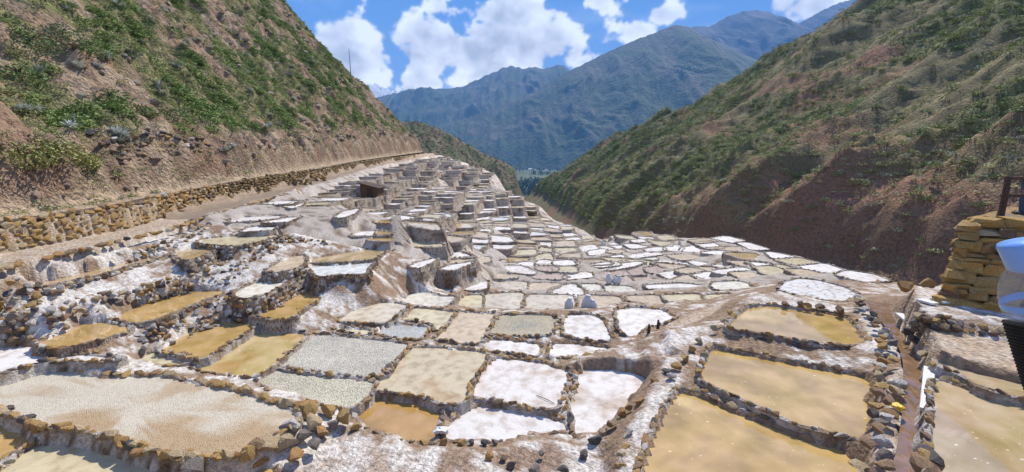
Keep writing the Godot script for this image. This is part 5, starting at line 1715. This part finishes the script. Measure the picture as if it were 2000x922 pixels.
		for i in pts.size():
			var d3 := V(pts[mini(i + 1, pts.size() - 1)].x, ys[mini(i + 1, ys.size() - 1)], pts[mini(i + 1, pts.size() - 1)].y) - V(pts[maxi(i - 1, 0)].x, ys[maxi(i - 1, 0)], pts[maxi(i - 1, 0)].y)
			cv.add_point(V(pts[i].x, ys[i], pts[i].y), -d3 * 0.17, d3 * 0.17)
		var run := cv.get_baked_points()
		var rd := Build.new()
		var prof := [[-1.0, -1.5], [-0.55, -0.5], [-0.26, -0.04], [0.0, 0.03], [0.26, -0.04], [0.55, -0.5], [1.0, -1.5]]
		for i in run.size():
			var dv := run[mini(i + 1, run.size() - 1)] - run[maxi(i - 1, 0)]
			var sd := Vector3(-dv.z, 0, dv.x).normalized()
			for e in prof:
				var p: Vector3 = run[i] + sd * e[0] * (1.0 + 0.3 * ns.get_noise_2d(i * 0.35, e[1])) + Vector3(0, e[1] - 0.15 - 1.6 * maxf(0.0, 1.0 - minf(i, run.size() - 1 - i) / 6.0), 0)
				var n := nz.get_noise_3dv(p * 1.7)
				rd.v.append(p + Vector3(n, 0.5 * n, n) * 0.12)
				rd.c.append(Color(0.40, 0.31, 0.23).lerp(Color(0.74, 0.71, 0.67), smoothstep(-0.3, 0.2, n + (0.35 if absf(e[0]) < 0.3 else 0.0))))
		for i in run.size() - 1:
			for e in 6:
				var p := i * 7 + e
				rd.i.append_array([p, p + 7, p + 1, p + 1, p + 7, p + 8])
		var o := put(self, "path", rd.mesh(), M.drip)
		tag(o, wv[1], "path", "", "structure")

# ---------------------------------------------------------------- people
func body_mesh(bones: Array, cell: float) -> ArrayMesh:
	# smooth union of tapered capsules, meshed as surface nets; bones: [a, ra, b, rb]
	var lo := Vector3.ONE * 1e9; var hi := -lo
	for b in bones:
		var ra: float = maxf(b[1], b[3]) + cell * 2.0
		lo = lo.min(b[0] - Vector3.ONE * ra).min(b[2] - Vector3.ONE * ra)
		hi = hi.max(b[0] + Vector3.ONE * ra).max(b[2] + Vector3.ONE * ra)
	var n := Vector3i(((hi - lo) / cell).ceil()) + Vector3i.ONE
	var fld := PackedFloat32Array()
	fld.resize(n.x * n.y * n.z)
	fld.fill(1.0)
	for b in bones:
		var ra: float = maxf(b[1], b[3]) + 0.07
		var l := Vector3i(((Vector3(b[0]).min(b[2]) - Vector3.ONE * ra - lo) / cell).floor()).clamp(Vector3i.ZERO, n - Vector3i.ONE)
		var h := Vector3i(((Vector3(b[0]).max(b[2]) + Vector3.ONE * ra - lo) / cell).ceil()).clamp(Vector3i.ZERO, n - Vector3i.ONE)
		var ab: Vector3 = b[2] - b[0]
		var len2 := maxf(ab.length_squared(), 1e-9)
		for z in range(l.z, h.z + 1):
			for y in range(l.y, h.y + 1):
				for x in range(l.x, h.x + 1):
					var p := lo + Vector3(x, y, z) * cell
					var t := clampf((p - b[0]).dot(ab) / len2, 0, 1)
					var d: float = p.distance_to(b[0] + ab * t) - lerpf(b[1], b[3], t)
					var k := (z * n.y + y) * n.x + x
					fld[k] = smin(fld[k], d, 0.035)
	var ids := PackedInt32Array()
	ids.resize(fld.size()); ids.fill(-1)
	var v := PackedVector3Array(); var idx := PackedInt32Array()
	var sy := n.x; var sz := n.x * n.y
	for z in n.z - 1:
		for y in n.y - 1:
			for x in n.x - 1:
				var k := z * sz + y * sy + x
				var neg := 0
				var sum := Vector3.ZERO; var cnt := 0
				for c in 8:
					if fld[k + (c & 1) + ((c >> 1) & 1) * sy + (c >> 2) * sz] < 0: neg += 1
				if neg == 0 or neg == 8: continue
				for e in EDGES12:
					var a: int = e[0]; var b: int = e[1]
					var fa := fld[k + (a & 1) + ((a >> 1) & 1) * sy + (a >> 2) * sz]
					var fb := fld[k + (b & 1) + ((b >> 1) & 1) * sy + (b >> 2) * sz]
					if (fa < 0) != (fb < 0):
						var t := fa / (fa - fb)
						sum += Vector3(a & 1, (a >> 1) & 1, a >> 2).lerp(Vector3(b & 1, (b >> 1) & 1, b >> 2), t)
						cnt += 1
				ids[k] = v.size()
				v.append(lo + (Vector3(x, y, z) + sum / cnt) * cell)
	for z in range(1, n.z - 1):
		for y in range(1, n.y - 1):
			for x in range(1, n.x - 1):
				var k := z * sz + y * sy + x
				var s := fld[k] < 0
				if s != (fld[k + 1] < 0): quad_ids(idx, ids[k - sy - sz], ids[k - sz], ids[k], ids[k - sy], s)
				if s != (fld[k + sy] < 0): quad_ids(idx, ids[k - 1 - sz], ids[k - 1], ids[k], ids[k - sz], s)
				if s != (fld[k + sz] < 0): quad_ids(idx, ids[k - 1 - sy], ids[k - sy], ids[k], ids[k - 1], s)
	var st := SurfaceTool.new()
	st.create_from(amesh(v, idx), 0)
	st.generate_normals()
	return st.commit()
const EDGES12 := [[0, 1], [2, 3], [4, 5], [6, 7], [0, 2], [1, 3], [4, 6], [5, 7], [0, 4], [1, 5], [2, 6], [3, 7]]

func quad_ids(idx: PackedInt32Array, a: int, b: int, c: int, d: int, flip: bool):
	if flip: idx.append_array([a, c, b, a, d, c])
	else: idx.append_array([a, b, c, a, c, d])

func hand_bones(w: Vector3, down: Vector3, side: Vector3, front: Vector3) -> Array:
	var r := [[w, 0.026, w + down * 0.085, 0.032]]
	for k in 4:
		var root := w + down * 0.085 + front * (k - 1.5) * 0.021
		var l: float = [0.068, 0.078, 0.072, 0.055][k]
		var m := root + down * l * 0.55 + side * 0.006
		r.append([root, 0.010, m, 0.009]); r.append([m, 0.009, m + down * l * 0.4 + side * 0.018, 0.0075])
	var th := w + down * 0.03 + front * 0.03
	r.append([th, 0.013, th + down * 0.03 + front * 0.026, 0.011]); r.append([th + down * 0.03 + front * 0.026, 0.011, th + down * 0.062 + front * 0.03 + side * 0.01, 0.009])
	return r

func skin_mat(called: String, c: Color) -> StandardMaterial3D:
	var m := StandardMaterial3D.new()
	m.resource_name = called; m.albedo_color = c.linear_to_srgb(); m.roughness = 0.8
	return m

func person(label: String, pos: Vector3, turn: float, shirt: Color, trousers: Color, cap: Color) -> Node3D:
	# faces -z before it is turned; feet on the ground at y = 0
	var root := thing("person", label, "person", pos)
	root.rotation.y = turn
	var s := []
	# one continuous body from head to feet, arms hanging a little bent
	s.append([Vector3(0, 1.62, -0.01), 0.088, Vector3(0, 1.55, -0.03), 0.070])
	s.append([Vector3(0, 1.50, -0.04), 0.05, Vector3(0, 1.57, -0.05), 0.05])
	s.append([Vector3(0, 1.585, -0.10), 0.012, Vector3(0, 1.565, -0.118), 0.016])
	for k in [-1.0, 1.0]: s.append([Vector3(k * 0.085, 1.60, 0.01), 0.016, Vector3(k * 0.088, 1.57, 0.005), 0.013])
	s.append([Vector3(0, 1.50, 0.01), 0.055, Vector3(0, 1.42, 0.015), 0.062])
	s.append([Vector3(-0.10, 1.36, 0.01), 0.085, Vector3(0.10, 1.36, 0.01), 0.085])
	s.append([Vector3(0, 1.33, 0.0), 0.13, Vector3(0, 1.08, 0.0), 0.125])
	s.append([Vector3(-0.06, 0.96, 0.0), 0.12, Vector3(0.06, 0.96, 0.0), 0.12])
	for k in [-1.0, 1.0]:
		s.append([Vector3(k * 0.095, 0.92, 0.0), 0.092, Vector3(k * 0.10, 0.50, -0.02), 0.060])
		s.append([Vector3(k * 0.10, 0.50, -0.02), 0.060, Vector3(k * 0.105, 0.09, 0.01), 0.042])
		s.append([Vector3(k * 0.105, 0.05, 0.03), 0.045, Vector3(k * 0.125, 0.035, -0.16), 0.036])
		s.append([Vector3(k * 0.185, 1.37, 0.01), 0.058, Vector3(k * 0.235, 1.08, 0.03), 0.043])
		s.append([Vector3(k * 0.235, 1.08, 0.03), 0.043, Vector3(k * 0.235, 0.86, -0.06), 0.030])
	put(root, "body", body_mesh(s, 0.026), skin_mat("skin", Color(0.36, 0.21, 0.14)))
	for k in [-1.0, 1.0]:
		put(root, "hand", body_mesh2(hand_bones(Vector3(k * 0.235, 0.86, -0.06), Vector3(0, -0.96, -0.28).normalized(), Vector3(-k, 0, 0), Vector3(0, 0.28, -0.96).normalized())), skin_mat("skin", Color(0.36, 0.21, 0.14)))
		var e := SphereMesh.new()
		e.radius = 0.012; e.height = 0.024; e.radial_segments = 10; e.rings = 6
		put(root, "eye", e, skin_mat("eye", Color(0.05, 0.035, 0.03)), Transform3D(Basis(), Vector3(k * 0.032, 1.605, -0.083)))
	var mo := Build.new()
	mo.tube([Vector3(-0.024, 1.528, -0.098), Vector3(0, 1.526, -0.104), Vector3(0.024, 1.528, -0.098)], [0.004, 0.007, 0.004], 6)
	put(root, "mouth", mo.mesh(), skin_mat("lips", Color(0.25, 0.10, 0.08)))
	# clothes follow the same bones, a little larger
	var sh := []
	sh.append([Vector3(-0.10, 1.36, 0.01), 0.098, Vector3(0.10, 1.36, 0.01), 0.098]); sh.append([Vector3(0, 1.34, 0.0), 0.15, Vector3(0, 1.0, 0.0), 0.148])
	for k in [-1.0, 1.0]:
		sh.append([Vector3(k * 0.185, 1.37, 0.01), 0.074, Vector3(k * 0.235, 1.08, 0.03), 0.058]); sh.append([Vector3(k * 0.235, 1.08, 0.03), 0.058, Vector3(k * 0.236, 0.92, -0.035), 0.046])
	put(root, "jacket", body_mesh(sh, 0.03), skin_mat("jacket", shirt))
	var tr := [[Vector3(-0.06, 0.96, 0.0), 0.137, Vector3(0.06, 0.96, 0.0), 0.137]]
	for k in [-1.0, 1.0]:
		tr.append([Vector3(k * 0.095, 0.92, 0.0), 0.108, Vector3(k * 0.10, 0.50, -0.02), 0.080]); tr.append([Vector3(k * 0.10, 0.50, -0.02), 0.080, Vector3(k * 0.105, 0.10, 0.01), 0.068])
	put(root, "trousers", body_mesh(tr, 0.03), skin_mat("denim", trousers))
	for k in [-1.0, 1.0]:
		put(root, "shoe", body_mesh([[Vector3(k * 0.105, 0.06, 0.04), 0.052, Vector3(k * 0.126, 0.042, -0.17), 0.044]], 0.022), skin_mat("shoe", Color(0.05, 0.045, 0.04)))
	put(root, "cap", body_mesh([[Vector3(0, 1.665, 0.0), 0.094, Vector3(0, 1.67, 0.01), 0.094], [Vector3(-0.05, 1.665, -0.10), 0.014, Vector3(0.05, 1.665, -0.10), 0.014], [Vector3(-0.035, 1.655, -0.15), 0.012, Vector3(0.035, 1.655, -0.15), 0.012]], 0.022), skin_mat("cap", cap))
	put(root, "hair", body_mesh([[Vector3(0, 1.60, 0.035), 0.078, Vector3(0, 1.555, 0.03), 0.062]], 0.022), skin_mat("hair", Color(0.02, 0.015, 0.012)))
	return root

func body_mesh2(bones: Array) -> ArrayMesh:
	# fingers: tapered tubes that run into the palm, thin enough to stay apart
	var b := Build.new()
	for k in bones: b.tube([k[0], k[0].lerp(k[2], 0.5), k[2], k[2] + (k[2] - k[0]).normalized() * k[3] * 0.7], [k[1], lerpf(k[1], k[3], 0.5), k[3], k[3] * 0.45], 8)
	return b.smooth_mesh()

func people():
	person("person in dark jacket, blue jeans and grey cap standing behind the railing", V(17.42, -1.95, 14.6), 0.9, Color(0.035, 0.045, 0.075), Color(0.045, 0.075, 0.14), Color(0.45, 0.50, 0.58))
	# the bottle in the mesh pocket of a backpack that someone beside the viewer wears
	person("person beside the viewer in dark clothes, wearing the black backpack", V(1.22, -1.65, 0.50), -PI / 2, Color(0.03, 0.03, 0.035), Color(0.05, 0.05, 0.06), Color(0.1, 0.1, 0.1))
	var bp := thing("backpack", "black backpack with a mesh side pocket at the right edge", "backpack", V(0.90, -0.75, 0.52))
	var b := Build.new()
	b.box(Transform3D(Basis(), Vector3(0.03, 0.34, 0)), Vector3(0.20, 0.56, 0.26), 0.06, Color(0.012, 0.012, 0.014))
	put(bp, "body", b.mesh(), M.cloth)
	var r := ray(2008, 495) * 0.5
	var up := Vector3(-0.287, 0.958 * cp, -0.958 * sp)
	var side := up.cross(Vector3(0, 0, -1)).normalized()
	var turned := Basis(side, up, side.cross(up))
	var bt := thing("bottle", "clear plastic bottle with a blue cap in the backpack's side pocket", "bottle", V(r.x, r.y, r.z) - up * 0.24)
	bt.basis = turned
	put(bt, "body", lathe([[0.0, 0.019], [0.01, 0.029], [0.10, 0.030], [0.145, 0.032], [0.175, 0.034], [0.19, 0.034], [0.205, 0.031], [0.217, 0.026], [0.224, 0.021], [0.245, 0.019]]), M.plastic_clear)
	put(bt, "cap", lathe([[0.222, 0.0185], [0.224, 0.0205], [0.236, 0.0215], [0.252, 0.0232], [0.255, 0.022], [0.256, 0.0]]), M.plastic_blue)
	put(bt, "band", lathe([[0.176, 0.0342], [0.177, 0.0347], [0.184, 0.0347], [0.185, 0.0342]]), M.plastic_blue)
	var pk := Build.new()
	for k in 52:
		var seg := []
		var rad := []
		for s in 33:
			var a := TAU * s / 32.0
			var w := 0.0343 - 0.00006 * (51 - k)
			seg.append(Vector3(cos(a) * w, -0.060 + k * 0.0041 + 0.014 * cos(a), sin(a) * w)); rad.append(0.0027)
		pk.tube(seg, rad, 5, Color(0.012, 0.012, 0.014), false)
	put(bp, "side_pocket", pk.mesh(), M.cloth, Transform3D(turned, bt.position - bp.position))

func lathe(prof: Array) -> ArrayMesh:
	var b := Build.new()
	var sides := 40
	for r in prof:
		for s in sides:
			var a := TAU * s / sides
			b.v.append(Vector3(cos(a) * r[1], r[0], sin(a) * r[1])); b.c.append(Color.WHITE)
	for r in prof.size() - 1:
		for s in sides:
			var p := r * sides + s; var q := r * sides + (s + 1) % sides
			b.i.append_array([p, q, p + sides, q, q + sides, p + sides])
	return b.smooth_mesh()

# ---------------------------------------------------------------- plants
func leaf_clump(n: int, radius: float, sd: int, height: float, leaf: float, c0: Color, c1: Color) -> ArrayMesh:
	var r2 := RandomNumberGenerator.new()
	r2.seed = sd
	var b := Build.new()
	for k in n:
		var d := Vector3(r2.randfn(), r2.randfn(), r2.randfn()).normalized() * pow(r2.randf(), 0.4)
		d.y = absf(d.y) if height < 0.9 else d.y
		var p := Vector3(d.x * radius, d.y * height * 0.5, d.z * radius)
		var u := Vector3(r2.randfn(), r2.randfn() * 0.6, r2.randfn()).normalized()
		var w := u.cross(Vector3(r2.randfn(), r2.randfn(), r2.randfn())).normalized()
		var l := leaf * r2.randf_range(0.6, 1.3)
		var col := c0.lerp(c1, r2.randf())
		b.quad(p - u * l, p + w * l * 0.45, p + u * l, p - w * l * 0.45, col)
	return b.mesh()

func rosette(sd: int) -> ArrayMesh:
	var r2 := RandomNumberGenerator.new()
	r2.seed = sd
	var b := Build.new()
	for k in 26:
		var a := k * 2.4
		var up := lerpf(0.15, 1.2, k / 26.0)
		var d := Vector3(cos(a) * cos(up), sin(up), sin(a) * cos(up))
		var side := d.cross(Vector3.UP).normalized()
		var l := r2.randf_range(0.42, 0.60)
		var col := Color(0.34, 0.38, 0.33).lerp(Color(0.62, 0.64, 0.60), r2.randf())
		var m := d * l * 0.5 + Vector3(0, 0.02, 0)
		b.tri(-side * 0.035, side * 0.035, m + side * 0.045, col); b.tri(-side * 0.035, m + side * 0.045, m - side * 0.045, col)
		b.tri(m - side * 0.045, m + side * 0.045, d * l - Vector3(0, 0.05, 0), col)
	return b.mesh()

func scatter(called: String, label: String, category: String, mesh: Mesh, spots: Array):      # spots: [Transform3D, Color]
	var mm := MultiMesh.new()
	mm.transform_format = MultiMesh.TRANSFORM_3D
	mm.use_colors = true
	mm.mesh = mesh
	mm.instance_count = spots.size()
	for k in spots.size():
		mm.set_instance_transform(k, spots[k][0])
		mm.set_instance_color(k, spots[k][1])
	var o := MultiMeshInstance3D.new()
	o.name = numbered(called)
	o.multimesh = mm
	o.material_override = M.leaf if called != "rubble" else M.rock
	add_child(o)
	tag(o, label, category, "", "stuff")

func hit_left(px: float, py: float) -> Vector3:
	var r := ray(px, py)
	var t := 14.0
	while t < 180.0:
		if r.x * t < wall_x(r.z * t) and r.y * t < hill_left(r.x * t, r.z * t): break
		t += 0.12
	return r * t

func plants():
	var r2 := RandomNumberGenerator.new()
	r2.seed = 12
	# ground cover on the left: low scrub and dry grass nobody could count
	var clumps := [leaf_clump(110, 0.5, 1, 0.75, 0.075, Color(0.6, 0.7, 0.5), Color(1, 1, 1)), leaf_clump(70, 0.55, 2, 0.6, 0.08, Color(0.6, 0.65, 0.5), Color(1, 1, 1)), leaf_clump(80, 0.45, 3, 0.8, 0.075, Color(0.7, 0.7, 0.6), Color(1, 1, 1))]
	var sets := [[], [], []]
	for k in 75000:
		var f := r2.randf_range(3.0, 117.0)
		var d := 1.8 + 52.0 * pow(r2.randf(), 1.4)
		var x := wall_x(f) - d
		var g := green_left(x, f, d)
		if r2.randf() > g * 0.9 + 0.12: continue
		var p := V(x, hill_left(x, f), f)
		if not in_view(p, 60): continue
		var n := nz.get_noise_2d(x * 0.16 + 5.0, f * 0.16)
		var kind := 0 if n > 0.08 and g > 0.3 else (1 if r2.randf() < 0.65 else 2)
		var s := r2.randf_range(0.35, 1.1) * (1.2 if kind == 0 else 0.75)
		var col := Color(0.17, 0.24, 0.065).lerp(Color(0.27, 0.34, 0.10), r2.randf()) if kind == 0 else Color(0.33, 0.33, 0.13).lerp(Color(0.48, 0.44, 0.21), r2.randf()) if kind == 1 else Color(0.22, 0.245, 0.13)
		sets[kind].append([Transform3D(Basis(Vector3.UP, r2.randf() * TAU).scaled(Vector3(s, s * r2.randf_range(0.6, 1.1), s)), p), col])
	var rocks := []
	for k in 3000:
		var f := r2.randf_range(3.0, 115.0)
		var d := 2.2 + 55.0 * pow(r2.randf(), 1.3)
		var x := wall_x(f) - d
		var outcrop := nr.get_noise_2d(x * 0.12 + f * 0.05, f * 0.13) + 0.5 * nz.get_noise_2d(x * 0.3, f * 0.3)
		if r2.randf() > smoothstep(0.15, 0.6, outcrop) + (0.5 if d < 4.5 else 0.02): continue
		var p := V(x, hill_left(x, f), f)
		if not in_view(p, 30): continue
		var s := r2.randf_range(0.12, 0.5) * (1.0 + 0.008 * f)
		rocks.append([Transform3D((Basis(Vector3.UP, r2.randf() * TAU) * Basis(Vector3.RIGHT, r2.randfn() * 0.4)).scaled_local(Vector3(s * 1.3, s * 0.7, s)), p), Color(0.33, 0.235, 0.165).lerp(Color(0.48, 0.40, 0.32), r2.randf())])
	scatter("rubble", "brown rock fragments strewn over the left hillside", "rocks", stones[2], rocks)
	scatter("scrub", "bright green scrub spread over the left hillside", "scrub", clumps[0], sets[0])
	scatter("dry_grass", "straw coloured grass and herbs on the left hillside", "grass", clumps[1], sets[1])
	scatter("scrub", "grey green herbs between the bare patches of the left hillside", "scrub", clumps[2], sets[2])
	# on the right
	sets = [[], [], []]
	for k in 110000:
		var f := -10.0 + 380.0 * pow(r2.randf(), 1.5)
		var e := 1.0 + 150.0 * pow(r2.randf(), 1.3)
		var x := hill_right_foot(f).x + e
		var g := green_right(x, f, e)
		var red := red_right(x, f, e)
		if r2.randf() > (g * 0.8 + 0.22) * (1.0 - 0.5 * red): continue
		var p := V(x, hill_right(x, f), f)
		if not in_view(p, 40): continue
		var kind := 0 if r2.randf() < 0.55 else (1 if r2.randf() < 0.6 else 2)
		var s := r2.randf_range(0.4, 1.15) * (1.0 + f * 0.005)
		var col := Color(0.20, 0.24, 0.08).lerp(Color(0.30, 0.34, 0.13), r2.randf()) if kind == 0 else Color(0.44, 0.43, 0.19) if kind == 1 else Color(0.36, 0.40, 0.29)
		sets[kind].append([Transform3D(Basis(Vector3.UP, r2.randf() * TAU).scaled(Vector3(s, s * r2.randf_range(0.6, 1.0), s)), p), col])
	scatter("scrub", "dark scrub dotting the hillside across the ravine", "scrub", clumps[0], sets[0])
	scatter("dry_grass", "brownish grass on the hillside across the ravine", "grass", clumps[1], sets[1])
	scatter("scrub", "pale grey shrubs on the hillside across the ravine", "scrub", clumps[2], sets[2])
	# on the far spur
	var spur := []
	for k in 5000:
		var x := r2.randf_range(-130, 4)
		var f := r2.randf_range(240, 420)
		var top := interp(x, [[-170, 62], [-111, 34], [-62, 21], [-35, 6], [-12, -5], [2, -10], [6, -24], [12, -40]])
		var fc := 400.0 + 0.25 * x
		var y := maxf(top - 0.42 * maxf(fc - f, 0.0) - 0.8 * maxf(f - fc, 0.0), -70) + 5.0 * nr.get_noise_2d(x * 0.012, f * 0.016) + 1.5 * nz.get_noise_2d(x * 0.08, f * 0.08)
		var s := r2.randf_range(1.0, 2.6)
		spur.append([Transform3D(Basis(Vector3.UP, r2.randf() * TAU).scaled(Vector3(s, s, s)), V(x, y, f)), Color(0.07, 0.085, 0.035)])
	scatter("scrub", "dark scrub covering the spur behind the terraces", "scrub", clumps[0], spur)
	# shrubs that stand out on the left hillside, each a thing
	for s in [[215, 190, 2.2, "dense green shrub on the bare slope, upper of the middle pair"], [330, 225, 2.4, "long sprawling green shrub below the dense one in mid slope"], [275, 215, 1.6, "low green shrub joining the middle pair of shrubs"], [35, 145, 2.2, "dark green shrub at the left edge half way up"], [430, 170, 2.2, "dark round shrub standing before a pale gully"], [60, 85, 2.6, "bright green thicket high at the left edge"], [120, 70, 2.6, "bright green thicket right of the highest one"], [160, 95, 2.2, "green thicket lower in the high patch"], [100, 290, 2.0, "yellow green bush low on the left slope"], [40, 300, 2.0, "yellow green bush at the left edge above the bank"], [150, 310, 1.6, "yellow green bush nearest the sandy strip"], [470, 195, 1.6, "small green shrub right of the dark round shrub"], [375, 110, 2.2, "green shrub high in the upper middle slope"], [330, 60, 2.2, "grey green shrub near the top of the slope"], [565, 215, 1.8, "green shrub near the crest above the terraces"], [610, 165, 2.6, "green shrub patch under the rocky crest"], [650, 215, 2.4, "green bush on the crest slope toward the mast"], [440, 60, 2.2, "green bush under the skyline rocks"]]:
		var h := hit_left(s[0], s[1])
		var t := thing("shrub", s[3], "shrub", V(h.x, h.y - 0.15, h.z))
		var yl: bool = s[3].begins_with("yellow")
		put(t, "crown", leaf_clump(1100, s[2] * 0.62, 300 + int(s[0]), 0.85 * s[2] * 0.75, 0.085, Color(0.10, 0.15, 0.045) if not yl else Color(0.20, 0.22, 0.06), Color(0.19, 0.26, 0.08) if not yl else Color(0.34, 0.34, 0.11)), M.leaf)
		var st := Build.new()
		for k in 6:
			var a := k * 1.1
			st.tube([Vector3(0, -0.1, 0), Vector3(cos(a) * 0.15, 0.2 * s[2], sin(a) * 0.15) , Vector3(cos(a) * 0.4 * s[2] * 0.6, 0.3 * s[2], sin(a) * 0.4 * s[2] * 0.6)], [0.04, 0.03, 0.012], 5, Color(0.13, 0.09, 0.06))
		put(t, "stem", st.mesh(), M.wood)
	# silver rosettes
	var ro := [rosette(1), rosette(2), rosette(3)]
	var spots := [[145, 245], [230, 265], [70, 215], [55, 220], [310, 170], [340, 130], [145, 130], [185, 130], [430, 295], [550, 225], [350, 135], [235, 15], [145, 15], [450, 290], [40, 215], [220, 258], [238, 270], [140, 240], [152, 252], [160, 190], [410, 75], [330, 20], [300, 45], [380, 80], [360, 90], [420, 95], [310, 175], [445, 145], [470, 145], [500, 170], [280, 85], [575, 195], [590, 235], [75, 150], [80, 142], [520, 250], [640, 250], [210, 110]]
	var laid := []
	for k in spots.size() * 2:
		var sp0: Array = spots[k % spots.size()]
		var h := hit_left(sp0[0] + (r2.randf_range(-14, 14) if k >= spots.size() else 0.0), sp0[1] + (r2.randf_range(-9, 9) if k >= spots.size() else 0.0))
		var s := r2.randf_range(0.7, 1.35)
		var o := put(self, "rosette_plant", ro[k % 3], M.silver, Transform3D(Basis(Vector3.UP, r2.randf() * TAU).scaled(Vector3(s, s, s)), V(h.x, h.y, h.z)))
		laid.append([h.length(), o])
	laid.sort_custom(func(a, b): return a[0] < b[0])
	for k in laid.size():
		tag(laid[k][1], "silvery rosette plant on the scrubby hillside, %s counted outward from the viewer" % ordinal(k + 1), "succulent", "silvery rosette plants on the left hillside")
